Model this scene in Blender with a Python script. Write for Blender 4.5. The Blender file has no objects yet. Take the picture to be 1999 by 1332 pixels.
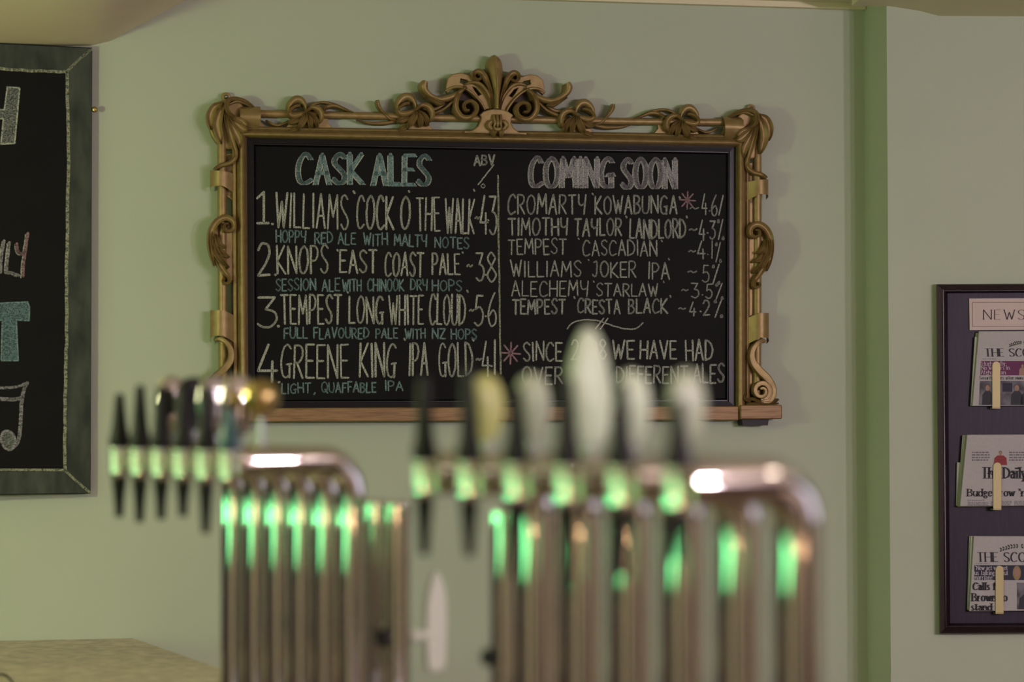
import bpy, bmesh, math, random
from mathutils import Vector, Matrix, Euler
random.seed(7)
PI = math.pi
sc = bpy.context.scene
C = sc.collection

# ------------------------------------------------------------------ camera, world, light, exposure
W, H, F = 1999, 1332, 4720.0
EYE = 1.60
cd = bpy.data.cameras.new('camera'); cam = bpy.data.objects.new('camera', cd); C.objects.link(cam)
cd.sensor_width = 36.0; cd.lens = F / W * 36.0
PITCH, ROLL = math.atan(129 / F), math.radians(-0.13)
cam.matrix_world = (Matrix.Translation((0, 0, EYE)) @ Matrix.Rotation(PI / 2 + PITCH, 4, 'X') @ Matrix.Rotation(ROLL, 4, 'Z'))
cd.dof.use_dof = True; cd.dof.focus_distance = 6.28; cd.dof.aperture_fstop = 1.5; cd.dof.aperture_blades = 9
cd.clip_start = 0.05
sc.camera = cam
CAMM = cam.matrix_world.copy()

world = bpy.data.worlds.new('world'); sc.world = world; world.use_nodes = True
world.node_tree.nodes['Background'].inputs[0].default_value = (0.75, 0.72, 0.7, 1)
world.node_tree.nodes['Background'].inputs[1].default_value = 0.25
sc.view_settings.view_transform = 'Standard'; sc.view_settings.look = 'None'
sc.view_settings.gamma = 1.0; sc.view_settings.exposure = 0.0
sc.view_settings.use_curve_mapping = False
sc.cycles.use_denoising = True
sc.cycles.max_bounces = 8; sc.cycles.sample_clamp_indirect = 6.0
sc.cycles.caustics_reflective = False; sc.cycles.caustics_refractive = False

LAMP_W = 11.0                       # each ceiling downlight
FILL_PEND_W = 46.0; FILL_UP_W = 5.5  # strengths of the added pendant and the added uplighter
GREEN_WIN = (0.20, 1.0, 0.36); GREEN_E = 5.4
LILAC_WIN = (0.80, 0.76, 1.0); LILAC_E = 1.3; FILL_WALL_W = 112.0  # the last value drives the added lamps on the right wall

# ------------------------------------------------------------------ materials
def mat(name, col, rough=0.6, metal=0.0, emit=None, es=0.0, noise=None, bump=None, spec=None, coat=0.0):
    m = bpy.data.materials.new(name); m.use_nodes = True
    nt = m.node_tree; b = nt.nodes['Principled BSDF']
    b.inputs['Base Color'].default_value = (*col, 1); b.inputs['Roughness'].default_value = rough
    b.inputs['Metallic'].default_value = metal
    if spec is not None: b.inputs['Specular IOR Level'].default_value = spec
    if coat: b.inputs['Coat Weight'].default_value = coat; b.inputs['Coat Roughness'].default_value = 0.15
    if emit: b.inputs['Emission Color'].default_value = (*emit, 1); b.inputs['Emission Strength'].default_value = es
    tc = nt.nodes.new('ShaderNodeTexCoord')
    if noise:                      # (scale, colour2, lo, hi, stretch xyz)
        sc_, c2, lo, hi, st = noise
        mp = nt.nodes.new('ShaderNodeMapping'); mp.inputs['Scale'].default_value = st
        nz = nt.nodes.new('ShaderNodeTexNoise'); nz.inputs['Scale'].default_value = sc_; nz.inputs['Detail'].default_value = 5
        rp = nt.nodes.new('ShaderNodeValToRGB')
        rp.color_ramp.elements[0].position = lo; rp.color_ramp.elements[0].color = (*c2, 1)
        rp.color_ramp.elements[1].position = hi; rp.color_ramp.elements[1].color = (*col, 1)
        nt.links.new(tc.outputs['Object'], mp.inputs[0]); nt.links.new(mp.outputs[0], nz.inputs['Vector'])
        nt.links.new(nz.outputs['Fac'], rp.inputs[0]); nt.links.new(rp.outputs[0], b.inputs['Base Color'])
    if bump:
        sc_, st_, dist = bump
        nz = nt.nodes.new('ShaderNodeTexNoise'); nz.inputs['Scale'].default_value = sc_; nz.inputs['Detail'].default_value = 4
        bp = nt.nodes.new('ShaderNodeBump'); bp.inputs['Strength'].default_value = st_; bp.inputs['Distance'].default_value = dist
        nt.links.new(tc.outputs['Object'], nz.inputs['Vector']); nt.links.new(nz.outputs['Fac'], bp.inputs['Height'])
        nt.links.new(bp.outputs[0], b.inputs['Normal'])
    return m
ONE = (1, 1, 1)
M = {}
M['wall'] = mat('sage_paint', (0.49, 0.535, 0.425), 0.75, noise=(1.3, (0.465, 0.515, 0.40), .35, .65, ONE), bump=(240, .08, .001))
M['ceil'] = mat('cream_ceiling', (0.78, 0.70, 0.52), 0.85, noise=(2, (0.75, 0.67, 0.49), .3, .7, ONE))
M['gold'] = mat('antique_gold', (0.33, 0.235, 0.095), 0.46, 0.4, noise=(55, (0.27, 0.175, 0.065), .30, .62, ONE), bump=(420, .25, .0006))
M['gold_dark'] = mat('recess_bronze', (0.07, 0.045, 0.025), 0.6, 0.3, noise=(60, (0.04, 0.026, 0.015), .3, .7, ONE))
M['wood_gold'] = mat('bronzed_wood', (0.30, 0.175, 0.075), 0.5, 0.25, noise=(9, (0.17, 0.09, 0.035), .32, .6, (2, 8, 45)), bump=(90, .3, .0006))
M['black'] = mat('slate_black', (0.0062, 0.0058, 0.0055), 0.6, noise=(5, (0.0045, 0.0043, 0.0043), .3, .7, (1, 1, 2)), spec=.12)
M['smear'] = mat('slate_smeared', (0.018, 0.019, 0.018), 0.6, noise=(7, (0.0115, 0.0115, 0.0115), .45, .8, (1, 1, 3)), spec=.3)
M['bevel'] = mat('black_moulding', (0.006, 0.0055, 0.0065), 0.3, spec=.3)
def chalk(name, col, dark=(.05, .05, .05), lo=.36, hi=.54, s=330): return mat(name, col, 0.95, noise=(s, dark, lo, hi, (1, 1, 1.6)), spec=.1)
M['ch_white'] = chalk('chalk_white', (0.50, 0.52, 0.44))
M['ch_grey'] = chalk('chalk_grey', (0.40, 0.42, 0.37))
M['ch_blue'] = chalk('chalk_blue', (0.20, 0.31, 0.32))
M['ch_lilac'] = chalk('chalk_lilac', (0.34, 0.32, 0.35), lo=.38, hi=.5)
M['ch_pink'] = chalk('chalk_pink', (0.38, 0.22, 0.25))
M['ch_pale'] = chalk('chalk_border', (0.34, 0.355, 0.25), s=300)
M['smudge'] = mat('chalk_smudge', (0.085, 0.095, 0.080), 0.9, noise=(9, (0.030, 0.034, 0.032), .32, .70, (2.2, 1, .8)), spec=.15)
M['speckle'] = chalk('chalk_speckle_fill', (0.22, 0.23, 0.22), dark=(.03, .03, .03), lo=.42, hi=.58, s=380)
M['speckle_b'] = chalk('chalk_speckle_blue', (0.14, 0.22, 0.25), dark=(.035, .05, .055), lo=.42, hi=.58, s=380)
M['chrome'] = mat('chrome', (0.74, 0.70, 0.67), 0.035, 1.0)
M['brass'] = mat('brass', (0.62, 0.47, 0.20), 0.25, 1.0)
M['brass_soft'] = mat('brass_clip', (0.42, 0.35, 0.17), 0.5, 0.35)
M['plate'] = mat('satin_sign_plate', (0.45, 0.37, 0.31), 0.5, 0.15, noise=(500, (0.40, 0.32, 0.27), .3, .7, ONE))
M['ink'] = mat('ink_black', (0.018, 0.016, 0.022), 0.7)
M['ink_grey'] = mat('ink_grey', (0.16, 0.15, 0.17), 0.8)
M['paper'] = mat('newsprint', (0.46, 0.43, 0.44), 0.9, noise=(120, (0.43, 0.40, 0.41), .3, .7, ONE))
M['paper_edge'] = mat('newsprint_edges', (0.40, 0.42, 0.34), 0.9)
M['purple'] = mat('print_purple', (0.13, 0.02, 0.085), 0.7)
M['navy'] = mat('print_navy', (0.022, 0.020, 0.045), 0.7)
M['photo'] = mat('print_photo', (0.18, 0.17, 0.20), 0.7, noise=(28, (0.05, 0.045, 0.06), .35, .6, ONE))
M['suit'] = mat('print_dark', (0.025, 0.025, 0.035), 0.7)
M['skin'] = mat('print_skin', (0.34, 0.20, 0.15), 0.7)
M['hair'] = mat('print_hair', (0.30, 0.20, 0.10), 0.7)
M['red'] = mat('print_red', (0.25, 0.03, 0.035), 0.7)
M['thistle'] = mat('print_green_grey', (0.045, 0.06, 0.045), 0.8)
M['print_white'] = mat('print_white', (0.50, 0.46, 0.50), 0.8)
M['rack'] = mat('stained_mahogany', (0.028, 0.019, 0.040), 0.45, noise=(10, (0.018, 0.012, 0.024), .3, .7, (14, 8, 1)), spec=.22)
M['rack_edge'] = mat('stained_mahogany_edge', (0.028, 0.012, 0.017), 0.3, noise=(10, (0.016, 0.007, 0.011), .3, .7, (6, 6, 6)), spec=.5)
M['plastic'] = mat('black_plastic', (0.010, 0.009, 0.009), 0.5, spec=.3)
M['white_pl'] = mat('white_plastic', (0.68, 0.71, 0.58), 0.35)
M['pale_green'] = mat('pale_green_enamel', (0.60, 0.70, 0.50), 0.4)
M['lime'] = mat('lime_yellow_enamel', (0.58, 0.60, 0.20), 0.4)
M['cream'] = mat('cream_enamel', (0.62, 0.69, 0.50), 0.4)
M['cream2'] = mat('dull_cream_enamel', (0.44, 0.50, 0.35), 0.35)
M['copper'] = mat('copper_label', (0.55, 0.30, 0.20), 0.35, 0.6)
M['teal'] = mat('teal_enamel', (0.05, 0.13, 0.15), 0.3)
M['granite'] = mat('speckled_worktop', (0.66, 0.555, 0.44), 0.5, noise=(30, (0.36, 0.30, 0.235), .36, .62, (1, 2.2, 1)), bump=(60, .1, .0006))
M['bar_wood'] = mat('dark_bar_wood', (0.09, 0.045, 0.022), 0.3, noise=(6, (0.045, 0.022, 0.012), .3, .7, (1, 9, 1)))
M['floor'] = mat('brown_floor', (0.34, 0.24, 0.17), 0.4, noise=(.9, (0.05, 0.032, 0.022), .42, .58, (2.2, .5, 1)))
M['tan'] = mat('tan_reflector', (0.85, 0.70, 0.56), 0.6)  # pale surface of the added panels that the chrome reflects
M['steel'] = mat('screw_steel', (0.42, 0.40, 0.40), 0.25, 1.0)
M['win_green'] = mat('window_green_daylight', (0.1, 0.3, 0.1), 0.5, emit=GREEN_WIN, es=GREEN_E)
M['win_pale'] = mat('window_pale_daylight', (0.2, 0.3, 0.2), 0.5, emit=(.50, .90, .36), es=1.7)
M['win_lilac'] = mat('window_sky_daylight', (0.3, 0.3, 0.4), 0.5, emit=LILAC_WIN, es=LILAC_E)
M['win_frame'] = mat('window_paint', (0.6, 0.58, 0.5), 0.5)
M['brown_wall'] = mat('brown_panelling', (0.030, 0.021, 0.017), 0.5, noise=(4, (0.018, 0.012, 0.01), .4, .6, (6, 6, 1)))

# ------------------------------------------------------------------ helpers
def ray(px, py):
    d = Vector(((px - W / 2) / F, -(py - H / 2) / F, -1.0))
    return (CAMM.to_3x3() @ d)
def at(px, py, depth):              # point seen at a pixel, at distance `depth` along +Y
    d = ray(px, py); return CAMM.translation + d * (depth / d.y)

class Plane:                        # a vertical plane: local x along it, -y towards the room, z up
    def __init__(s, p, deg):
        s.p = Vector((p[0], p[1], 0)); s.a = math.radians(deg)
        s.t = Vector((math.cos(s.a), math.sin(s.a), 0)); s.n = Vector((math.sin(s.a), -math.cos(s.a), 0))
        s.ox = 0; s.oz = 0
    def uv(s, px, py, w=0.0):
        d = ray(px, py); o = CAMM.translation; q = s.p + s.n * w
        k = (q - o).dot(s.n) / d.dot(s.n); X = o + d * k
        return (X - s.p).dot(s.t), X.z
    def L(s, px, py, w=0.0):        # local coordinates relative to the current origin
        u, v = s.uv(px, py, w); return Vector((u - s.ox, -w, v - s.oz))
    def world(s, u, z, w=0.0): return s.p + s.t * u + s.n * w + Vector((0, 0, z))
    def empty(s, name, px, py, label, cat, group=None):
        s.ox, s.oz = s.uv(px, py)
        e = bpy.data.objects.new(name, None); C.objects.link(e); e.empty_display_size = .1
        e.location = s.world(s.ox, s.oz); e.rotation_euler = (0, 0, s.a)
        tag(e, label, cat, group); return e

def tag(o, label=None, cat=None, group=None, kind=None):
    if label: o['label'] = label
    if cat: o['category'] = cat
    if group: o['group'] = group
    if kind: o['kind'] = kind
    return o

def thing(name, loc, rz, label, cat, group=None):
    e = bpy.data.objects.new(name, None); C.objects.link(e); e.empty_display_size = .05
    e.location = loc; e.rotation_euler = (0, 0, rz); return tag(e, label, cat, group)

def mesh_obj(name, me, m, parent=None, label=None, smooth=False):
    o = bpy.data.objects.new(name, me); C.objects.link(o)
    if m and not me.materials: me.materials.append(m)
    if parent: o.parent = parent
    if label: o['label'] = label
    return o

class MB:
    def __init__(s): s.v = []; s.f = []; s.sm = []
    def add(s, vs, fs, smooth=False):
        b = len(s.v); s.v += [tuple(v) for v in vs]; s.f += [tuple(i + b for i in f) for f in fs]; s.sm += [smooth] * len(fs)
    def box(s, x0, x1, y0, y1, z0, z1):
        vs = [(x, y, z) for z in (z0, z1) for y in (y0, y1) for x in (x0, x1)]
        s.add(vs, [(0, 2, 3, 1), (4, 5, 7, 6), (0, 1, 5, 4), (2, 6, 7, 3), (0, 4, 6, 2), (1, 3, 7, 5)])
    def hexa(s, a, b):              # two quads (lists of 4 points), joined
        s.add(list(a) + list(b), [(3, 2, 1, 0), (4, 5, 6, 7), (0, 1, 5, 4), (1, 2, 6, 5), (2, 3, 7, 6), (3, 0, 4, 7)])
    def lathe(s, prof, n=24, c=(0, 0, 0), mtx=None):    # prof: (r, z)
        vs = []; fs = []; pr_ = [prof[0]]
        for (ra, za), (rb, zb) in zip(prof, prof[1:]):      # support loops keep long straight walls truly straight
            L_ = math.hypot(rb - ra, zb - za)
            if L_ > .004: e_ = min(.0006 / L_, .3); pr_ += [(ra + (rb - ra) * e_, za + (zb - za) * e_), (rb + (ra - rb) * e_, zb + (za - zb) * e_)]
            pr_.append((rb, zb))
        prof = pr_
        for r, z in prof:
            for k in range(n):
                a = 2 * PI * k / n; p = Vector((r * math.cos(a), r * math.sin(a), z))
                if mtx: p = mtx @ p
                vs.append(p + Vector(c))
        m_ = len(prof)
        for i in range(m_ - 1):
            for k in range(n):
                fs.append((i * n + k, i * n + (k + 1) % n, (i + 1) * n + (k + 1) % n, (i + 1) * n + k))
        fs.append(tuple(reversed(range(n)))); fs.append(tuple(range((m_ - 1) * n, m_ * n)))
        s.add(vs, fs, True)
    def tube(s, pts, r, n=16):
        pts = [Vector(p) for p in pts]; rs = r if isinstance(r, (list, tuple)) else [r] * len(pts)
        vs = []; fs = []; up = None
        for i, p in enumerate(pts):
            t = (pts[min(i + 1, len(pts) - 1)] - pts[max(i - 1, 0)]).normalized()
            if up is None: up = t.orthogonal().normalized()
            up = (up - t * up.dot(t)).normalized(); sd = t.cross(up)
            for k in range(n):
                a = 2 * PI * k / n; vs.append(p + (up * math.cos(a) + sd * math.sin(a)) * rs[i])
        for i in range(len(pts) - 1):
            for k in range(n):
                fs.append((i * n + k, i * n + (k + 1) % n, (i + 1) * n + (k + 1) % n, (i + 1) * n + k))
        fs.append(tuple(reversed(range(n)))); fs.append(tuple(range((len(pts) - 1) * n, len(pts) * n)))
        s.add(vs, fs, True)
    def mesh(s, name):
        me = bpy.data.meshes.new(name); me.from_pydata(s.v, [], s.f); me.polygons.foreach_set('use_smooth', s.sm)
        bm = bmesh.new(); bm.from_mesh(me); bmesh.ops.recalc_face_normals(bm, faces=bm.faces); bm.to_mesh(me); bm.free()
        me.update(); me.set_sharp_from_angle(angle=math.radians(70)); return me
    def build(s, name, m, parent=None, label=None): return mesh_obj(name, s.mesh(name), m, parent, label)

def smooth_pts(pts, k=6, closed=False):     # Catmull-Rom through tuples of any length
    n = len(pts)
    if n < 3: return [tuple(p) for p in pts]
    out = []
    rng = range(n if closed else n - 1)
    for i in rng:
        g = (lambda j: pts[j % n]) if closed else (lambda j: pts[max(0, min(n - 1, j))])
        p0, p1, p2, p3 = g(i - 1), g(i), g(i + 1), g(i + 2)
        for q in range(k):
            t = q / k; t2 = t * t; t3 = t2 * t
            out.append(tuple(.5 * ((2 * b) + (-a + c) * t + (2 * a - 5 * b + 4 * c - d) * t2 + (-a + 3 * b - 3 * c + d) * t3)
                             for a, b, c, d in zip(p0, p1, p2, p3)))
    if not closed: out.append(tuple(pts[-1]))
    return out

def plate_mesh(name, loops, y0, y1, bevel=0.0, to=None):
    """flat shape with holes in the local xz plane, from y0 (front) to y1 (back)"""
    cu = bpy.data.curves.new(name, 'CURVE'); cu.dimensions = '2D'; cu.fill_mode = 'BOTH'
    cu.extrude = max(1e-5, abs(y1 - y0) / 2 - bevel); cu.bevel_depth = bevel; cu.bevel_resolution = 2; cu.offset = -bevel
    for lp in loops:
        sp = cu.splines.new('POLY'); sp.points.add(len(lp) - 1); sp.use_cyclic_u = True
        for i, (x, z) in enumerate(lp): sp.points[i].co = (x, z, 0, 1)
    ob = bpy.data.objects.new('tmp', cu); C.objects.link(ob)
    dg = bpy.context.evaluated_depsgraph_get(); dg.update()
    me = bpy.data.meshes.new_from_object(ob.evaluated_get(dg)); bpy.data.objects.remove(ob); bpy.data.curves.remove(cu)
    me.name = name
    me.transform(Matrix.Translation((0, (y0 + y1) / 2, 0)) @ Matrix.Rotation(PI / 2, 4, 'X'))
    return me

# ------------------------------------------------------------------ pens: flat strokes (chalk, print)
GL = {
'A':(.8,"0,0 .5,1 1,0|.18,.36 .85,.36"),'B':(.7,"0,0 0,1|~0,1 .75,.93 .8,.68 .35,.54 0,.53|~0,.53 .6,.52 1,.3 .7,.05 0,0"),
'C':(.75,"~1,.85 .75,1 .4,.97 .08,.7 0,.4 .15,.1 .5,0 1,.12"),'D':(.78,"0,0 0,1|~0,1 .6,.9 1,.55 .75,.15 0,0"),
'E':(.62,"1,1 0,1 0,0 1,0|0,.52 .8,.52"),'F':(.6,"1,1 0,1 0,0|0,.52 .8,.52"),
'G':(.82,"~.95,.88 .6,1 .2,.85 0,.45 .15,.1 .5,0 .85,.08|.85,0 .85,.4|.55,.4 1,.42"),'H':(.75,"0,0 0,1|1,0 1,1|0,.5 1,.5"),
'I':(.12,".5,0 .5,1"),'J':(.55,"~.2,.95 .55,1 .75,.95 .8,.6 .75,.15 .4,0 0,.12"),'K':(.75,"0,0 0,1|.9,1 .05,.45 1,0"),
'L':(.6,"0,1 0,0 1,0"),'M':(.95,"0,0 .1,1 .5,.35 .9,1 1,0"),'N':(.78,"0,0 0,1 1,0 1,1"),
'O':(.82,"~.5,1 .15,.85 0,.5 .15,.12 .5,0 .85,.15 1,.5 .85,.87 .5,1"),'P':(.66,"0,0 0,1|~0,1 .7,.97 1,.75 .7,.5 0,.45"),
'Q':(.9,"~.5,1 .15,.85 0,.5 .15,.12 .5,0 .85,.15 1,.5 .85,.87 .5,1|.6,.25 1,-.1"),'R':(.7,"0,0 0,1|~0,1 .7,.97 .95,.75 .6,.5 0,.47|.3,.47 1,0"),
'S':(.66,"~1,.88 .6,1 .15,.9 .08,.7 .5,.5 .95,.3 .85,.07 .4,0 0,.14"),'T':(.75,"0,1 1,1|.5,1 .5,0"),
'U':(.76,"~0,1 0,.35 .2,.05 .5,0 .8,.05 1,.35 1,1"),'V':(.78,"0,1 .5,0 1,1"),'W':(1.05,"0,1 .27,0 .5,.75 .73,0 1,1"),
'X':(.75,"0,0 1,1|0,1 1,0"),'Y':(.75,"~0,1 .05,.6 .4,.45 .9,.55|1,1 .85,0"),'Z':(.72,"0,1 1,1 0,0 1,0"),
'0':(.7,"~.5,1 .1,.8 0,.5 .1,.15 .5,0 .9,.15 1,.5 .9,.85 .5,1"),'1':(.35,"0,.8 .6,1 .6,0|0,0 1,0"),'!':(.12,".5,0 .5,1"),
'2':(.7,"~0,.8 .3,1 .8,.95 .95,.7 .6,.35 0,0|0,0 1,.02"),'3':(.66,"0,1 .9,1 .4,.6|~.4,.6 .9,.5 1,.25 .7,.02 .3,0 0,.1"),
'4':(.72,".55,1 0,.3 1,.3|.75,.55 .72,0"),'5':(.66,".95,1 .25,1 .12,.55|~.12,.55 .6,.62 1,.4 .85,.1 .4,0 0,.1"),
'6':(.66,"~.8,1 .3,.7 0,.3 .3,0 .8,.05 .95,.3 .6,.48 .1,.3"),'8':(.7,"~.9,.85 .5,1 .1,.8 .5,.52 1,.25 .5,0 0,.22 .5,.52 .95,.8"),
'.':(.2,".3,.03 .6,0"),',':(.25,".6,.08 .2,-.15"),"'":(.2,".3,1 .6,.8"),'~':(.5,"~0,.42 .3,.52 .6,.4 1,.5"),'-':(.5,"0,.5 1,.5"),
'/':(.5,"0,0 1,1"),'%':(.62,".15,0 .85,1|~.1,.9 .25,.98 .3,.86 .12,.84 .1,.9|~.75,.08 .9,.14 .95,.02 .78,0 .75,.08"),':':(.2,".5,.05 .5,.08|.5,.5 .5,.53"),
'a':(.5,"~.1,.55 .4,.68 .8,.6 .85,.4|.85,.5 .85,0|~.85,.38 .3,.36 0,.17 .3,0 .85,.13"),'b':(.55,"0,1 0,0|~0,.5 .4,.68 .9,.55 1,.3 .8,.05 .4,0 0,.12"),
'c':(.48,"~1,.55 .6,.68 .1,.5 0,.3 .2,.05 .6,0 1,.12"),'d':(.55,"1,1 1,0|~1,.5 .6,.68 .1,.52 0,.3 .2,.04 .6,0 1,.14"),
'e':(.5,"~0,.36 .95,.38 .85,.6 .5,.68 .1,.5 0,.3 .25,.03 .6,0 1,.14"),'f':(.34,"~1,.95 .6,1 .35,.85 .35,.6|.35,.8 .35,0|0,.64 .9,.64"),
'g':(.52,"~.8,.6 .4,.68 .1,.5 .4,.3 .8,.42 .8,.6|~.3,.3 .1,.15 .8,.05 1,-.12 .5,-.28 .05,-.17 .2,-.02"),'h':(.55,"0,1 0,0|~0,.45 .4,.68 .85,.6 1,.35|1,.4 1,0"),
'i':(.16,".5,.66 .5,0|.5,.88 .5,.95"),'k':(.52,"0,1 0,0|.85,.66 .05,.3 1,0"),'l':(.16,".5,1 .5,0"),'m':(.85,"0,.66 0,0|~0,.5 .2,.68 .45,.62 .5,.4|.5,.42 .5,0|~.5,.5 .75,.68 .95,.6 1,.4|1,.42 1,0"),
'n':(.55,"0,.66 0,0|~0,.45 .4,.68 .85,.6 1,.35|1,.4 1,0"),'o':(.54,"~.5,.68 .1,.55 0,.33 .15,.06 .5,0 .85,.08 1,.33 .85,.6 .5,.68"),'p':(.55,"0,.66 0,-.28|~0,.5 .4,.68 .9,.55 1,.3 .8,.05 .4,0 0,.12"),
'r':(.4,"0,.66 0,0|~0,.4 .4,.66 1,.62"),'s':(.42,"~.9,.6 .5,.68 .1,.55 .5,.35 .95,.17 .6,0 0,.08"),'t':(.36,".4,.9 .4,.15|~.4,.2 .55,.0 1,.05|0,.64 1,.64"),
'u':(.55,"~0,.66 0,.2 .3,0 .7,.05 1,.25|1,.66 1,0"),'v':(.52,"0,.66 .5,0 1,.66"),'w':(.8,"0,.66 .27,0 .5,.6 .73,0 1,.66"),'y':(.52,"0,.66 .5,.02|1,.66 .3,-.28"),' ':(.35,""),
}
def glyph(ch):
    w, s = GL.get(ch, GL['o']); out = []
    for st in s.split('|'):
        if not st: continue
        sm = st[0] == '~'; pts = [tuple(float(a) for a in p.split(',')) for p in st.lstrip('~').split()]
        out.append(smooth_pts(pts, 4) if sm else pts)
    return w, out

def pen(mb, pts, w, wf=None, caps=True):    # pts: Vector list in local space (same y); w in metres
    for i in range(len(pts) - 1):
        a, b = pts[i], pts[i + 1]; d = b - a
        if d.length < 1e-6: continue
        d.normalize(); n = Vector((-d.z, 0, d.x)); k = wf(d) if wf else 1.0
        wa = w * .5 * k; wb = wa
        mb.add([a - n * wa, b - n * wb, b + n * wb, a + n * wa], [(0, 1, 2, 3)])
    if caps:
        for p in pts:
            r = w * .5 * (wf(Vector((0, 0, 1))) * .5 if wf else 1)
            mb.add([p + Vector((r * math.cos(a * PI / 3), 0, r * math.sin(a * PI / 3))) for a in range(6)], [(0, 1, 2, 3, 4, 5)])

def word(mb, pl, text, x0, x1, ytop, ybot, w, off, slope=0.0, jit=1.0, slant=0.0, dx=0, dy=0, serif=False, rnd=None, px=True, gap=.28):
    """write text between pixel columns x0..x1 on the plane; w = pen width in px"""
    rnd = rnd or random.Random(sum(map(ord, text)) * 7 + int(x0))
    ws = [GL.get(c, GL['o'])[0] for c in text]; tot = sum(ws) + gap * (len(text) - 1); x = 0.0
    px_m = (pl.L(x0 + 100, ytop, off) - pl.L(x0, ytop, off)).length / 100
    for c, cw in zip(text, ws):
        _, sts = glyph(c)
        a = x0 + (x1 - x0) * x / tot; b = x0 + (x1 - x0) * (x + cw) / tot; x += cw + gap
        jy = rnd.uniform(-1.2, 1.2) * jit; jh = rnd.uniform(-2, 2) * jit; js = rnd.uniform(-.03, .03) * jit
        for st in sts:
            out = []
            P = []
            for (gx, gy) in st:
                X = a + (b - a) * gx + (gy - .5) * (ybot - ytop) * (slant + js) + dx + rnd.uniform(-.35, .35) * jit
                Y = ybot + (ytop + jh * .5 - ybot) * gy + jy + slope * (X - x0) + dy + rnd.uniform(-.35, .35) * jit
                P.append(pl.L(X, Y, off))
            if serif:
                wf = lambda d: .30 + .70 * min(1, abs(d.z) * 1.1) ** 1.5
                pen(mb, P, w * px_m, wf, caps=False)
                for (g, q, o) in ((st[0], P[0], P[1]), (st[-1], P[-1], P[-2])):
                    d = (q - o)
                    if d.length > 0 and abs(d.normalized().z) > .75:
                        L_ = w * px_m * .95; t_ = w * px_m * .16
                        mb.add([q + Vector((-L_, 0, -t_)), q + Vector((L_, 0, -t_)), q + Vector((L_, 0, t_)), q + Vector((-L_, 0, t_))], [(0, 1, 2, 3)])
            else:
                pen(mb, P, w * px_m * rnd.uniform(.88, 1.12))

# ------------------------------------------------------------------ the room
WALL = Plane((0, 6.30), 11.0)
uA, _ = WALL.uv(1690, 700)
A = WALL.world(uA, 0); s_ = 0.19
for _ in range(20):                              # how far the pier steps forward so that its corner falls at column 1735
    B = A + WALL.n * s_
    x = 1000 + F * B.x / B.y; s_ += (1735 - x) * .0003
B = A + WALL.n * s_
PIER = Plane((B.x, B.y), 2.7)

def struct(name, mb, m): return tag(mb.build(name, m), kind='structure')
def wbox(mb, pl, u0, u1, w0, w1, z0, z1):
    q = lambda w: [pl.world(u0, z0, w), pl.world(u1, z0, w), pl.world(u1, z1, w), pl.world(u0, z1, w)]
    mb.hexa(q(w1), q(w0))
mb = MB(); wbox(mb, WALL, -2.55, uA + .35, -.12, 0, 0, 2.75); struct('wall_back', mb, M['wall'])
mb = MB(); D_ = B + PIER.t * 2.3; E_ = D_ - PIER.n * .3
lo = [A - WALL.n * .0, B, D_, E_]; mb.hexa([p.copy() for p in lo], [p + Vector((0, 0, 2.75)) for p in lo]); struct('wall_pier', mb, M['wall'])
# ceiling: low flat part on the left, coved rise, flat part; runs from the back wall over the room
u1, z1 = WALL.uv(184, 90); u2, z2 = WALL.uv(365, 0)
prof = [(-2.6, z1 - .012), (u1 - .12, z1 - .004), (u1 - .01, z1), (u1 + .04, z1 + .014)]
prof += [(u2, z2), (u2 + .06, z2 + .022), (u2 + .14, 2.672), (u2 + .3, 2.68), (4.2, 2.68)]
mb = MB(); n_ = len(prof)
vs = [WALL.world(u, z, w) for w in (-.05, 9.4) for (u, z) in prof] + [WALL.world(u, z + .1, w) for w in (-.05, 9.4) for (u, z) in prof]
fs = []
for i in range(n_ - 1):
    fs += [(i, i + 1, n_ + i + 1, n_ + i), (2 * n_ + i, 3 * n_ + i, 3 * n_ + i + 1, 2 * n_ + i + 1), (i, 2 * n_ + i, 2 * n_ + i + 1, i + 1), (n_ + i, n_ + i + 1, 3 * n_ + i + 1, 3 * n_ + i)]
mb.add(vs, fs, True); struct('ceiling', mb, M['ceil'])
# dropped soffit over the newspaper wall, with a sloping cheek
ua, za = PIER.uv(1832, 31); ub, zb = PIER.uv(1737, 12)
mb = MB()
f0 = [(ub - .10, zb), (ub, zb - .0), (ua - .05, zb - .012), (ua, za), (2.3, za), (2.3, 2.68), (ub - .10, 2.68)]
fr = [PIER.world(u, z, -.001) for u, z in f0]; bk = [PIER.world(u, z, .5) for u, z in f0]; k = len(f0)
mb.add(fr + bk, [tuple(range(k)), tuple(reversed(range(k, 2 * k)))] + [(i, (i + 1) % k, k + (i + 1) % k, k + i) for i in range(k)]); struct('ceiling_soffit', mb, M['ceil'])
mb = MB(); wbox(mb, WALL, -.62, uA - .002, 0, .025, 2.665, 2.69); struct('trim_1', mb, M['ceil'])
mb = MB(); mb.box(-3.6, 3.8, -2.6, 7.4, -.1, 0); struct('floor', mb, M['floor'])
mb = MB(); mb.box(-3.4, -3.25, -2.6, 6.0, 0, 1.0); mb.box(-3.4, -3.25, -2.6, 6.0, 2.25, 2.75); mb.box(-3.4, -3.25, -2.6, -2.2, .98, 2.25); mb.box(-3.4, -3.25, 4.6, 6.0, 1.0, 2.25); mb.box(-3.4, -3.25, .8, 1.2, 1.0, 2.25); mb.box(-3.4, -3.25, 1.2, 4.6, 1.0, 1.25); mb.box(-3.4, -3.25, -2.2, .8, 2.1, 2.25); struct('wall_left', mb, M['brown_wall'])
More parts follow.
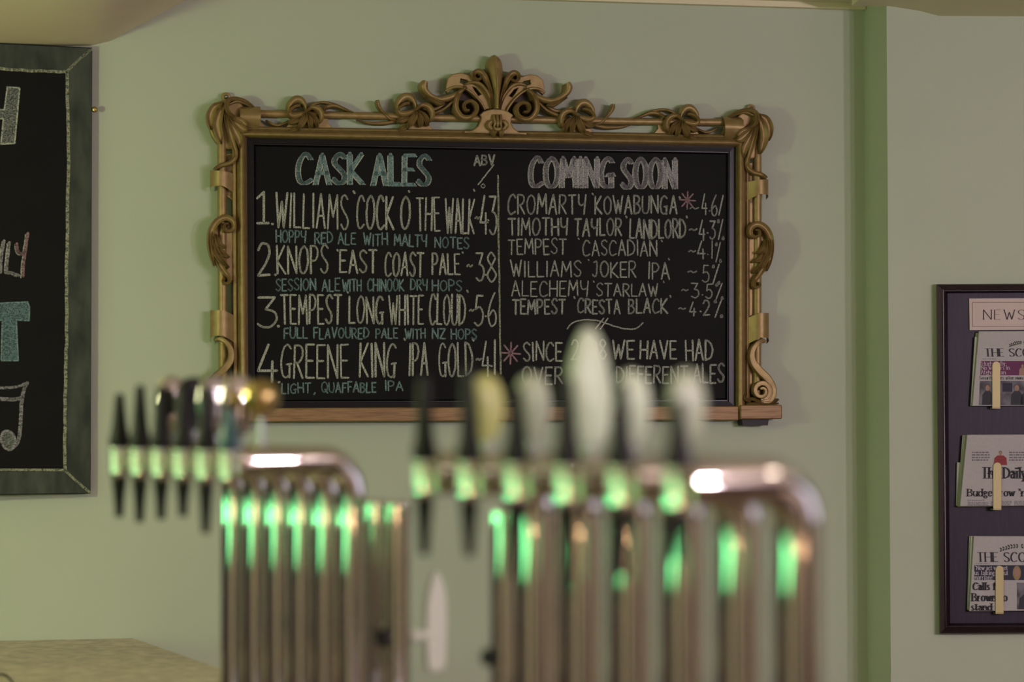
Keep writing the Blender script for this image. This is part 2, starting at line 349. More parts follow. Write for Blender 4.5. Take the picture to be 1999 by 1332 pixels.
mb = MB(); mb.box(3.45, 3.6, -2.6, 7.0, 0, 1.36); mb.box(3.45, 3.6, -2.6, 7.0, 2.3, 2.75); mb.box(3.45, 3.6, -2.6, 2.6, 1.36, 2.3); mb.box(3.45, 3.6, 5.0, 7.0, 1.36, 2.3); struct('wall_right', mb, M['brown_wall'])
mb = MB(); mb.box(-3.4, 3.6, -2.7, -2.55, 0, 2.75); struct('wall_rear', mb, M['brown_wall'])
def window(name, x, y0, y1, z0, z1, mats, n, zs=None, axis='x'):
    S = (lambda mb, a0, a1, b0, b1, c0, c1: mb.box(a0, a1, b0, b1, c0, c1)) if axis == 'x' else (lambda mb, a0, a1, b0, b1, c0, c1: mb.box(b0, b1, a0, a1, c0, c1))
    f = MB(); t = .04
    S(f, x - .04, x + .04, y0, y1, z0, z0 + t); S(f, x - .04, x + .04, y0, y1, z1 - t, z1)
    rows = [(z0 + t, zs - .012), (zs + .012, z1 - t)] if zs else [(z0 + t, z1 - t)]
    if zs: S(f, x - .03, x + .03, y0, y1, zs - .012, zs + .012)
    for i in range(n + 1):
        y = y0 + (y1 - y0) * i / n; S(f, x - .04, x + .04, y - .02, y + .02, z0, z1)
    fo = struct(name, f, M['win_frame'])
    for i in range(n):
        a = y0 + (y1 - y0) * i / n; b = y0 + (y1 - y0) * (i + 1) / n
        for (c0, c1), m in zip(rows, mats): g = MB(); S(g, x - .01, x + .01, a + .02, b - .02, c0, c1); g.build('pane', m, fo)
for (a0, a1, b0, b1) in ((-2.6, -.5, -2.55, -2.535), (.05, .35, -2.55, -2.535)):  # panels added on unseen walls to put pale stripes in the chrome
    mb = MB(); mb.box(a0, a1, b0, b1, 0, 2.5); o = mb.build('added_tan_panel', M['tan']); o.parent = bpy.data.objects['wall_rear']
for (b0, b1) in ((1.2, 2.0), (3.4, 4.6)):
    mb = MB(); mb.box(3.435, 3.45, b0, b1, 0, 1.33); o = mb.build('added_tan_panel', M['tan']); o.parent = bpy.data.objects['wall_right']
mb = MB(); mb.box(-3.25, -3.235, -.6, .4, 0, .95); o = mb.build('added_tan_panel', M['tan']); o.parent = bpy.data.objects['wall_left']
window('window_1', -3.32, 1.2, 4.6, 1.22, 2.25, (M['win_green'], M['win_pale']), 3, 1.37)
window('window_3', -3.32, -2.2, .8, .98, 2.1, (M['win_green'], M['win_pale']), 2, 1.37)
window('window_2', 3.52, 2.6, 5.0, 1.36, 2.3, (M['win_lilac'],), 3)
window('added_rear_window', -2.53, .7, 3.0, 1.38, 2.2, (M['win_lilac'],), 2, None, 'y')  # added behind the camera: lilac strip and fill for the chrome
# lamps
lamp_me = MB(); lamp_me.lathe([(.05, 0), (.05, -.012), (.036, -.014), (.034, -.002)], 20); lamp_mesh = lamp_me.mesh('lamp_rim')
lamps = [(-1.9, 1.9, 2.44), (-.6, 2.3, 2.66), (.75, 2.5, 2.66), (2.1, 2.9, 2.66), (-1.2, .6, 2.6), (.3, .5, 2.66), (1.7, .6, 2.66), (-.6, -1.2, 2.66), (1.2, -1.2, 2.66)]
for i, (x, y, z) in enumerate(lamps):
    o = mesh_obj('ceiling_downlight', lamp_mesh, M['steel']); o.location = (x, y, z)
    tag(o, 'small round steel downlight ' + ['over the left window end of the bar room', 'above the left row of fonts', 'above the right row of fonts', 'nearest the newspaper wall', 'left of the camera by the left wall', 'straight above the camera', 'right of the camera', 'rear left behind the camera', 'rear right behind the camera'][i], 'ceiling lamp', 'ceiling downlights')
    l = bpy.data.lights.new('downlight', 'SPOT'); l.spot_size = math.radians(156); l.spot_blend = .8; l.energy = LAMP_W * (1.2, 1.6, .9, .25, 1.4, 1, .7, 3.5, 3.5)[i]; l.shadow_soft_size = .03; l.color = (1, .84, .70)
    lo_ = bpy.data.objects.new('bulb', l); C.objects.link(lo_); lo_.location = (0, 0, -.05); lo_.parent = o

pd = thing('added_pendant', (-1.85, 3.9, 2.51), 0, 'added unseen green glass pendant lamp hanging outside the frame on the left', 'pendant lamp')  # unseen lamp, added to brighten the ceiling and the left wall
b = MB(); b.tube([(0, 0, 0), (0, 0, -.30)], .004, 8); b.lathe([(.045, 0), (.045, -.015), (.01, -.02)], 16); b.build('cord', M['steel'], pd)
b = MB(); b.lathe([(.02, -.30), (.04, -.31), (.06, -.34), (.058, -.34), (.035, -.317), (.015, -.305)], 24); b.build('lamp_shade', M['pale_green'], pd)
b = MB(); b.lathe([(.002, -.42), (.03, -.41), (.042, -.38), (.03, -.34), (.012, -.32)], 16); b.build('glass_bulb', mat('bulb_glow', (.8, .8, .6), .4, emit=(.9, 1, .5), es=6), pd)
l = bpy.data.lights.new('pendant', 'POINT'); l.energy = FILL_PEND_W; l.shadow_soft_size = .09; l.color = (.92, 1.0, .55)  # light of the added pendant
lo_ = bpy.data.objects.new('bulb', l); C.objects.link(lo_); lo_.location = (0, 0, -.52); lo_.parent = pd

su = thing('added_uplighter', WALL.world(-2.2, 1.86, 0), WALL.a, 'added unseen plaster wall uplighter beyond the left edge of the event chalkboard', 'wall lamp')  # unseen lamp, added to lift the low ceiling on the left
b = MB(); b.lathe([(.02, -.10), (.06, -.07), (.11, 0), (.104, 0), (.055, -.06), (.01, -.08)], 24, c=(0, -.112, 0)); b.build('lamp_bowl', M['win_frame'], su)
l = bpy.data.lights.new('uplighter', 'POINT'); l.energy = FILL_UP_W; l.shadow_soft_size = .04; l.color = (1.0, .80, .48)  # light of the added uplighter
lo_ = bpy.data.objects.new('bulb', l); C.objects.link(lo_); lo_.location = (0, -.112, .03); lo_.parent = su

for i, (x_, z_) in enumerate(((-1.5, 1.22), (.2, 1.10), (1.4, 1.18), (2.6, 1.05))):  # unseen lamps, added as warm spots for the chrome to reflect
    wl = thing('added_wall_lamp', (x_, -2.53, z_), 0, 'added small warm lamp, unseen, low on the rear wall, ' + ['far left', 'left of the middle', 'right of the middle', 'far right'][i], 'wall lamp', 'added warm lamps on the rear wall')
    b = MB(); b.lathe([(.03, 0), (.03, .01), (.012, .014)], 16, mtx=Matrix.Rotation(-PI / 2, 4, 'X')); b.tube([(0, 0, 0), (0, .08, 0), (0, .10, -.02)], .007, 8); b.build('bracket', M['brass'], wl)
    l = bpy.data.lights.new('warm', 'POINT'); l.energy = 7; l.shadow_soft_size = .05; l.color = (1, .62, .34)
    lo_ = bpy.data.objects.new('bulb', l); C.objects.link(lo_); lo_.location = (0, .10, .04); lo_.parent = wl
for i, (y_, nm) in enumerate(((-.2, 'rearmost'), (.9, 'middle'), (2.0, 'nearest the window'))):  # unseen lamps, added to wash the back wall with pinkish light
    sc2 = thing('added_wall_lamp', (3.45, y_, 1.9), 0, 'added unseen globe wall lamp on the right hand wall, ' + nm, 'wall lamp', 'added globe wall lamps')
    b = MB(); b.lathe([(.06, 0), (.06, .012), (.03, .02)], 20, mtx=Matrix.Rotation(-PI / 2, 4, 'Y')); b.tube([(-.01, 0, 0), (-.09, 0, 0), (-.12, 0, .02), (-.12, 0, .05)], .009, 10); b.lathe([(.02, .05), (.045, .055), (.045, .065), (.03, .07)], 20, c=(-.12, 0, 0)); b.build('bracket', M['brass'], sc2)
    l = bpy.data.lights.new('globe', 'POINT'); l.energy = FILL_WALL_W; l.shadow_soft_size = .075; l.color = (1, .82, .95)
    lo_ = bpy.data.objects.new('bulb', l); C.objects.link(lo_); lo_.location = (-.12, 0, .16); lo_.parent = sc2

# ------------------------------------------------------------------ gilt-framed ale board
FB = WALL.empty('framed_chalkboard', 962, 812, 'chalk ale menu board in an ornate gilt frame with a carved crest', 'chalkboard')
P = WALL
def q2(px, py, w=.03): v = P.L(px, py, w); return (v.x, v.z)
uc = (P.L(481, 530, .04).x + P.L(1437.5, 530, .04).x) / 2
def quadbox(mb, a, b, c, d, w0, w1):            # px corners tl,tr,br,bl ; depths
    A1 = [P.L(*p, w1) for p in (a, b, c, d)]; A0 = [Vector((v.x, -w0, v.z)) for v in A1]; mb.hexa(A1, A0)
panel = MB(); quadbox(panel, (495, 282), (1424, 298), (1421, 782), (498, 785), .004, .014); panel = panel.build('slate_panel', M['black'], FB)
def frame_side(mb, prof, quads, w_of=None):
    """mitred moulding: prof = [(t, w)] with t 0 outer .. 1 inner; quads = outer and inner px corners (tl,tr,br,bl)"""
    out, inn = quads; rows = []
    for (t, w) in prof:
        rows.append([P.L(o[0] + (i[0] - o[0]) * t, o[1] + (i[1] - o[1]) * t, w) for o, i in zip(out, inn)])
    return rows
def moulding(name, prof, outer, inner, m, sides=(0, 1, 2, 3)):
    rows = frame_side(None, prof, (outer, inner))
    for sdx in sides:
        mb = MB(); vs = [r[sdx] for r in rows] + [r[(sdx + 1) % 4] for r in rows]; n = len(rows)
        vs += [Vector((rows[0][sdx].x, 0, rows[0][sdx].z)), Vector((rows[-1][sdx].x, 0, rows[-1][sdx].z)), Vector((rows[0][(sdx + 1) % 4].x, 0, rows[0][(sdx + 1) % 4].z)), Vector((rows[-1][(sdx + 1) % 4].x, 0, rows[-1][(sdx + 1) % 4].z))]
        fs = [(i, i + 1, n + i + 1, n + i) for i in range(n - 1)]
        fs += [(2 * n, 0, n, 2 * n + 2), (n - 1, 2 * n + 1, 2 * n + 3, 2 * n - 1), tuple(range(n)) + (2 * n + 1, 2 * n), tuple(reversed(range(n, 2 * n))) + (2 * n + 2, 2 * n + 3)]
        mb.add(vs, fs); mb.build(name, m, FB)
# black inner moulding
moulding('inner_moulding', [(0, .028), (.72, .030), (.76, .024), (.84, .024), (.90, .017), (1, .015)], [(476, 262), (1441, 281), (1441, 799), (480, 802)], [(499, 286), (1418, 302), (1416, 778), (501, 781)], M['bevel'])
# gilt inner rail (rounded), three sides; plain wooden rail at the bottom
rp = [(0, .030), (.04, .040), (.22, .041), (.26, .034), (.34, .036), (.45, .047), (.6, .053), (.75, .052), (.88, .046), (1, .034)]
moulding('gilt_rail', rp, [(453, 246), (1464, 263), (1464, 800), (456, 803)], [(482, 269), (1437, 287), (1437, 800), (485, 803)], M['gold'], (0, 1, 3))
b = MB(); quadbox(b, (483, 797), (1443, 793), (1443, 821), (483, 824), .0, .05); bo = b.build('bottom_rail', M['wood_gold'], FB)
md = bo.modifiers.new('b', 'BEVEL'); md.width = .003; md.segments = 2

def mir(me_pts, right, du=0.0):     # mirror local points for the right half
    return [Vector((2 * uc - p.x + du, p.y, p.z)) for p in me_pts] if right else me_pts

PROFS = {
 'dome': [(-1, 0), (-.92, .42), (-.7, .75), (-.35, .95), (0, 1), (.35, .95), (.7, .75), (.92, .42), (1, 0)],
 'leaf': [(-1, 0), (-.97, .75), (-.86, .98), (-.72, .85), (-.45, .52), (-.15, .62), (0, .88), (.15, .62), (.45, .52), (.72, .85), (.86, .98), (.97, .75), (1, 0)],
 'hollow': [(-1, 0), (-.96, .8), (-.84, 1), (-.66, .88), (-.35, .62), (0, .52), (.35, .62), (.66, .88), (.84, 1), (.96, .8), (1, 0)],
 'band': [(-1, 0), (-.97, .85), (-.88, 1), (-.8, .86), (0, .92), (.8, .86), (.88, 1), (.97, .85), (1, 0)],
}
def relief(mb, pts, h=.012, w0=.0, prof='dome', right=False, du=0.0, k=6, base=None):
    """pts: (px, py, width_px[, lift]) smooth path on the frame; domed ribbon raised h above lift"""
    pts = [tuple(p) if len(p) == 4 else (*p, w0) for p in pts]
    S = smooth_pts(pts, k); px_m = 1 / 752.0
    base = w0 - .012 if base is None else base
    pos = [P.L(x, y, .04) for x, y, *_ in S]; vs = []; fs = []; pr = PROFS[prof]; n = len(pr)
    for i, (x, y, wd, lift) in enumerate(S):
        t = pos[min(i + 1, len(S) - 1)] - pos[max(i - 1, 0)]; t.y = 0; t = t.normalized() if t.length else Vector((1, 0, 0))
        nn = Vector((-t.z, 0, t.x)); wd = max(wd, .4)
        e = min(1, wd / 7.0)
        for (a, b) in pr:
            z = lift + h * b * (0.35 + .65 * e) if b > 0 else min(base, lift - .004)
            vs.append(Vector((pos[i].x, 0, pos[i].z)) + nn * (a * wd * .5 * px_m) + Vector((0, -z, 0)))
    for i in range(len(S) - 1):
        for j in range(n - 1): fs.append((i * n + j, i * n + j + 1, (i + 1) * n + j + 1, (i + 1) * n + j))
    fs.append(tuple(range(n))); fs.append(tuple(range((len(S) - 1) * n, len(S) * n)))
    mb.add(mir(vs, right, du), fs, True)
def plate(name, loops, w0, w1, m, right=False, du=0.0, bevel=.0012, parent=None, sm=True):
    L2 = []
    for lp in loops:
        pts = [P.L(x, y, w1) for x, y in (smooth_pts(lp, 4, True) if sm else lp)]
        L2.append([(v.x, v.z) for v in mir(pts, right, du)])
    me = plate_mesh(name, L2, -w1, -w0, bevel); return mesh_obj(name, me, m, parent or FB)
def tube_px(mb, pts, r_px, right=False, du=0.0, n=14):
    ps = [P.L(x, y, w) for x, y, w in pts]; mb.tube(mir(ps, right, du), r_px / 752.0, n)

# outer rods
for right in (False, True):
    b = MB(); tube_px(b, [(433, 262, .026), (433, 290, .030), (433.5, 430, .030), (434.5, 600, .030), (436, 775, .030)], 8.8, right); b.build('outer_rod', M['gold'], FB)
b = MB(); ps = [P.L(470, 221, .030), P.L(700, 226, .030), P.L(967, 232.5, .030), P.L(1200, 237, .030), P.L(1450, 239.5, .030)]; b.tube(ps, 7.2 / 752, 14); b.build('outer_rod', M['gold'], FB)
# pierced top web
def slot(x0, x1, yt, yb, r=9):
    return [(x0, yt), ((x0 + x1) / 2, yt + (x1 - x0) * .012), (x1, yt + (x1 - x0) * .02), (x1 + 1, (yt + yb) / 2 + 3), (x1 - r, yb + (x1 - x0) * .018 - 1), (x1 - 2.2 * r, yb + (x1 - x0) * .018), ((x0 + x1) / 2, yb + (x1 - x0) * .01), (x0 + 2.2 * r, yb), (x0 + r, yb - 2), (x0 - 1, (yt + yb) / 2 + 2)]
web = [[(468, 214), (508, 216), (700, 222), (967, 228), (1200, 233), (1412, 238), (1450, 240), (1450, 270), (1200, 263), (967, 259), (700, 256), (468, 251)]]
web += [slot(510, 566, 222, 250), slot(641, 784, 224, 252), slot(838, 934, 229, 255), slot(1001, 1099, 232, 259), slot(1152, 1284, 235, 261), slot(1358, 1412, 239, 265)]
plate('pierced_web', web, .012, .030, M['gold'], sm=False)
# pierced side webs
def side_web(right):
    lp = [[(441, 300), (458, 300), (460, 790), (440, 790), (440, 600), (440, 450)]]
    lp += [[(441, 305), (452, 303), (457, 315), (457, 332), (441, 328)], [(441, 383), (448, 383), (455, 393), (457, 410), (457, 436), (454, 450), (448, 452), (441, 452)],
           [(441, 545), (450, 542), (456, 556), (458, 575), (458, 606), (456, 622), (441, 612)], [(441, 672), (450, 674), (456, 690), (459, 712), (459, 758), (441, 758)]]
    lp = [[(x, y) for x, y in l] for l in lp]
    plate('side_web', [lp[0]] + [[(max(x, 442.5), y) for x, y in l] for l in lp[1:]], .010, .028, M['gold'], right, sm=False)
for r in (False, True): side_web(r)
b = MB(); quadbox(b, (452, 275), (460, 275), (462, 795), (454, 795), 0, .012); b.build('backing_strip', M['gold_dark'], FB)

def sheet(mb, prof, ytop, ybot, thick=.003, right=False, du=0, ax='x'):
    """curled sheet: prof = [(px across, w)], ytop/ybot = functions of 0..1 giving the px rows of its two edges"""
    S = smooth_pts(prof, 5); n = len(S); vs = []; fs = []; rows = 5
    for off in (0, -thick):
        for i, (a, w) in enumerate(S):
            t = i / (n - 1)
            for r_ in range(rows):
                v = ytop(t) + (ybot(t) - ytop(t)) * r_ / (rows - 1)
                p = P.L(a, v, .04) if ax == 'x' else P.L(v, a, .04)
                vs.append(Vector((p.x, -(w + off), p.z)))
    N = n * rows
    for i in range(n - 1):
        for j in range(rows - 1):
            a = i * rows + j; fs.append((a, a + 1, a + rows + 1, a + rows)); fs.append((N + a, N + a + rows, N + a + rows + 1, N + a + 1))
        fs.append((i * rows, (i + 1) * rows, N + (i + 1) * rows, N + i * rows)); j = rows - 1
        fs.append((i * rows + j, N + i * rows + j, N + (i + 1) * rows + j, (i + 1) * rows + j))
    fs.append(tuple(range(rows)) + tuple(reversed(range(N, N + rows)))); l = (n - 1) * rows
    fs.append(tuple(reversed(range(l, l + rows))) + tuple(range(N + l, N + l + rows)))
    mb.add(mir(vs, right, du), fs, True)

def spiral(cx, cy, r0, r1, a0, turns, w0, w1, n=16, lift0=.03, lift1=.04, sy=1.0):
    out = []
    for i in range(n + 1):
        t = i / n; a = math.radians(a0) + turns * 2 * PI * t; r = r0 + (r1 - r0) * t
        out.append((cx + r * math.cos(a), cy + r * math.sin(a) * sy, w0 + (w1 - w0) * t, lift0 + (lift1 - lift0) * t))
    return out

def corner(right):
    du = 0.0; e = []
    b = MB()
    plt = [[(408, 228), (412, 208), (430, 197), (462, 196), (478, 214), (478, 252), (462, 285), (445, 292), (424, 280), (410, 256)]]
    o = plate('corner_boss', plt, .006, .036, M['gold'], right, bevel=.004)
    lob = [
      ([(434, 204, 8), (420, 209, 14), (412, 224, 17), (411, 240, 13), (412, 254, 3)], .034, .018),
      ([(437, 203, 6), (429, 222, 13), (424, 245, 17), (428, 266, 14), (432, 282, 3)], .040, .020),
      ([(439, 205, 5), (441, 232, 9), (449, 262, 10), (456, 285, 9), (460, 300, 8), (457, 312, 8), (446, 320, 8), (430, 324, 8), (418, 331, 5)], .043, .014),
      ([(440, 208, 5), (446, 234, 9), (457, 256, 14), (466, 274, 14), (467, 292, 3)], .041, .018),
      ([(442, 212, 5), (451, 231, 9), (463, 245, 15), (474, 254, 15), (482, 256, 6)], .044, .017),
      ([(447, 222, 4), (458, 233, 9), (470, 238, 12), (480, 247, 6)], .050, .013),
    ]
    for pts, lf, h in lob: relief(b, [(x, y, w * 1.08, lf) for x, y, w in pts], h, prof='hollow', right=right, du=du, base=.02)
    relief(b, [(456, 231, 3, .054), (445, 222, 7, .054), (441, 208, 9, .052), (446, 197, 9, .048), (462, 194, 8, .040), (482, 200, 7, .032), (500, 212, 3, .024)], .016, prof='hollow', right=right, base=.015)
    relief(b, [(446, 205, 4, .05), (462, 199, 5, .046), (480, 203, 4, .036), (492, 210, 2, .03)], .010, prof='dome', right=right, base=.015)
    b.build('corner_leaf', M['gold'], FB)
    # tubular collar over the top web
    c = MB(); pr = [(255, .028), (250, .042), (240, .055), (228, .060), (215, .052), (208, .036), (207, .02)]
    pr2 = pr
    sheet(c, pr2, lambda t: 472 - 4 * math.sin(t * 3.1), lambda t: 508 - 9 * max(0, .5 - t), .004, right, ax='y')
    c.build('rail_collar', M['gold'], FB)
    e = MB(); q = P.L(441, 190, .01); q = mir([q], right)[0]
    e.lathe([(.0115, 0), (.0125, .003), (.0115, .007), (.006, .008), (.0055, .004)], 20, mtx=Matrix.Translation(q) @ Matrix.Rotation(PI / 2, 4, 'X')); eo = e.build('hanging_eye', M['gold'], FB)
    e = MB(); q2_ = q + Vector((0, -.009, 0)); e.lathe([(.0048, -.004), (.0048, .001), (.003, .002), (.0015, .0005)], 14, mtx=Matrix.Translation(q2_) @ Matrix.Rotation(PI / 2, 4, 'X')); e.build('screw', M['steel'], eo)
for r in (False, True): corner(r)

def grape_leaf(cx, cy, flip=False, s=1.0):
    f = -1 if flip else 1
    b = MB()
    def R(pts, lf, h=.014, pr='leaf'): relief(b, [(cx + f * x * s, cy + y * s, w * s, lf) for x, y, w in pts], h, prof=pr, base=.02)
    # back hood
    R([(-32, 4, 4), (-30, -12, 12), (-20, -24, 16), (-8, -24, 16), (1, -12, 10), (3, 0, 4)], .028, .018, 'dome')
    # curled left loop
    R([(2, 0, 4), (-8, 5, 9), (-20, 8, 11), (-29, 6, 9), (-30, -2, 6), (-20, -10, 6), (-10, -12, 5)], .046, .013, 'hollow')
    # right loop
    R([(2, 0, 4), (12, -8, 8), (24, -6, 11), (31, 4, 11), (31, 16, 8), (27, 22, 4)], .044, .014, 'hollow')
    # lower lobes
    R([(0, 2, 5), (-10, 10, 12), (-22, 18, 14), (-32, 21, 4)], .040, .014)
    R([(0, 2, 6), (-2, 14, 13), (-8, 25, 13), (-13, 34, 4)], .046, .014)
    R([(2, 2, 5), (7, 12, 10), (10, 22, 12), (11, 32, 5)], .043, .014)
    R([(4, 2, 5), (14, 8, 9), (21, 18, 12), (24, 30, 5)], .040, .014)
    R([(-12, 30, 4), (-20, 34, 9), (-30, 38, 4)], .038, .010)
    b.build('vine_leaf', M['gold'], FB)
def vines(cx, cy, f, outer):
    b = MB()
    def R(pts, lf, h=.010, pr='hollow'): relief(b, [(cx + f * x, cy + y, w, lf) for x, y, w in pts], h, prof=pr, base=.012)
    if outer:
        R([(4, -2, 4), (14, -14, 5), (34, -20, 5), (60, -15, 6), (96, 0, 2)], .026)
        R([(24, 4, 4), (38, -8, 7), (58, -13, 7), (78, -6, 4), (96, 0, 2)], .032)
        R([(44, -14, 3), (38, -4, 5), (44, 4, 3)], .034)
        R([(-75, 14, 2), (-62, 22, 5), (-48, 24, 5), (-30, 16, 4)], .022)
    else:
        R([(-112, 16, 2), (-90, 22, 5), (-62, 23, 7), (-40, 20, 6), (-22, 14, 3)], .026)
        R([(-72, -22, 6), (-70, -12, 7), (-62, 0, 5), (-48, 14, 5), (-28, 20, 3)], .034)
    b.build('vine_stem', M['gold'], FB)
grape_leaf(595, 219); vines(595, 219, 1, True)
grape_leaf(809, 211 + 4, False, 1.05); vines(809, 217, 1, False)
grape_leaf(1126, 222 + 4, True, 1.02); vines(1126, 225, -1, False)
grape_leaf(1331, 235, True, .98); vines(1331, 233, -1, True)

# ---- crest
def crest():
    cx = 967
    plate('crest_backing', [[(880, 228), (884, 196), (900, 176), (915, 168), (935, 164), (945, 150), (990, 152), (998, 168), (1020, 172), (1040, 190), (1048, 232)]], .008, .016, M['gold_dark'], sm=False)
    b = MB()
    relief(b, [(967, 214, 9, .046), (967, 190, 12, .048), (967, 170, 19, .046), (966.5, 150, 27, .042), (966, 134, 31, .038), (965, 120, 27, .034), (964, 112, 17, .030), (964, 108, 4, .026)], .026, prof='dome', base=.012)
    relief(b, [(967, 212, 3, .069), (967, 185, 4, .072), (967, 155, 5, .067), (966, 135, 4, .062)], .006, prof='dome', base=.05)
    b.build('crest_bud', M['gold'], FB)
    for f in (-1, 1):
        X = lambda x: cx + f * (cx - x)
        b = MB()
        g = lambda pts: [(cx - f * (cx - x), y, w, l) for x, y, w, l in pts] if f == 1 else [(cx + (cx - x), y + 3, w, l) for x, y, w, l in pts]
        # petal with curled tip
        pet = [(961, 212, 4, .044), (957, 185, 6, .046), (950, 165, 9, .046), (943, 150, 12, .044), (934, 141, 12, .042), (925, 143, 9, .040), (923, 151, 7, .042), (929, 157, 6, .044), (937, 154, 5, .046), (937, 148, 4, .048), (932, 147, 3, .049)]
        relief(b, g(pet), .017, prof='hollow', base=.012)
        b.build('crest_petal', M['gold'], FB)
        # pierced strap curling outwards
        out = [(945, 214), (938, 200), (926, 186), (910, 175), (895, 171), (883, 174), (873, 182), (871, 168), (874, 153), (885, 144), (900, 142), (917, 147), (936, 158), (951, 176), (960, 212)]
        h1 = [(899, 153), (911, 156), (919, 161), (907, 164), (898, 161)]; h2 = [(922, 168), (930, 172), (940, 184), (934, 187), (927, 177)]
        LL = [[(x, y) if f == 1 else (2 * cx - x, y + 3) for x, y in lp] for lp in (out, h1, h2)]
        plate('crest_strap', LL, .020, .040, M['gold'], sm=False, bevel=.002)
        b = MB()
        relief(b, g([(870, 178, 5, .036), (880, 172, 6, .040), (895, 170, 6, .044), (912, 176, 5, .046), (928, 189, 5, .046), (940, 204, 5, .046), (946, 215, 4, .046)]), .006, prof='dome', base=.03)
        relief(b, g([(906, 166, 3, .044), (920, 162, 6, .048), (935, 166, 7, .050), (948, 180, 7, .050), (956, 196, 6, .048), (960, 212, 5, .046)]), .010, prof='hollow', base=.03)
        b.build('strap_edge', M['gold'], FB)
        b = MB()
        relief(b, g([(910, 170, 5, .040), (897, 181, 8, .044), (889, 197, 10, .046), (889, 215, 11, .046), (899, 229, 11, .046), (914, 231, 10, .046), (926, 222, 9, .046), (928, 209, 9, .047), (919, 200, 8, .048), (908, 201, 7, .050), (903, 209, 6, .052), (907, 217, 6, .053), (914, 217, 4, .055)]), .016, prof='hollow', base=.014)
        b.build('crest_volute', M['gold'], FB)
        b = MB()
        relief(b, g([(829, 160, 12, .046), (826, 168, 17, .046), (829, 178, 14, .044), (840, 188, 11, .042), (858, 195, 12, .040), (880, 190, 14, .038), (896, 181, 10, .036), (908, 172, 4, .034)]), .018, prof='dome', base=.016)
        relief(b, g([(828, 188, 3, .044), (840, 193, 9, .046), (856, 202, 11, .046), (868, 203, 3, .044)]), .014, prof='leaf', base=.016)
        relief(b, g([(897, 180, 3, .044), (885, 196, 5, .044), (868, 212, 5, .042), (850, 221, 6, .040), (834, 225, 3, .038)]), .010, prof='hollow', base=.016)
        relief(b, g([(868, 204, 2, .034), (852, 212, 9, .030), (836, 214, 8, .030), (818, 206, 4, .03)]), .010, prof='dome', base=.014)
        b.build('crest_horn', M['gold'], FB)
    plate('crest_cartouche', [[(936, 224), (944, 217), (958, 213), (968, 212), (979, 213), (992, 217), (1003, 225), (999, 230), (998, 240), (1003, 250), (1014, 258), (1030, 261), (1030, 262), (905, 259), (905, 257), (922, 254), (933, 246), (938, 236), (940, 230)]], .014, .050, M['gold'], sm=False, bevel=.003)
    b = MB()
    for x in (962, 968.5, 975): relief(b, [(x, 225, 6, .050), (x, 234, 7, .056), (969 + (x - 969) * .8, 243, 7, .060), (969 + (x - 969) * 1.2, 251, 4, .058)], .010, prof='dome', base=.045)
    for sx in (-1, 1):
        relief(b, [(969 + sx * 6, 238, 4, .052), (969 + sx * 13, 240, 9, .054), (969 + sx * 17, 247, 10, .054), (969 + sx * 11, 254, 7, .054), (969 + sx * 5, 252, 3, .054)], .011, prof='hollow', base=.045)
        relief(b, [(969 + sx * 3, 252, 5, .054), (969 + sx * 7, 259, 11, .055), (969 + sx * 7, 267, 5, .053), (969 + sx * 6, 270, 2, .052)], .009, prof='leaf', base=.040)
    relief(b, [(961, 250, 4, .058), (966, 254, 8, .062), (972, 254, 8, .062), (977, 250, 4, .058)], .007, prof='dome', base=.045)
    b.build('crest_flower', M['gold'], FB)
crest()

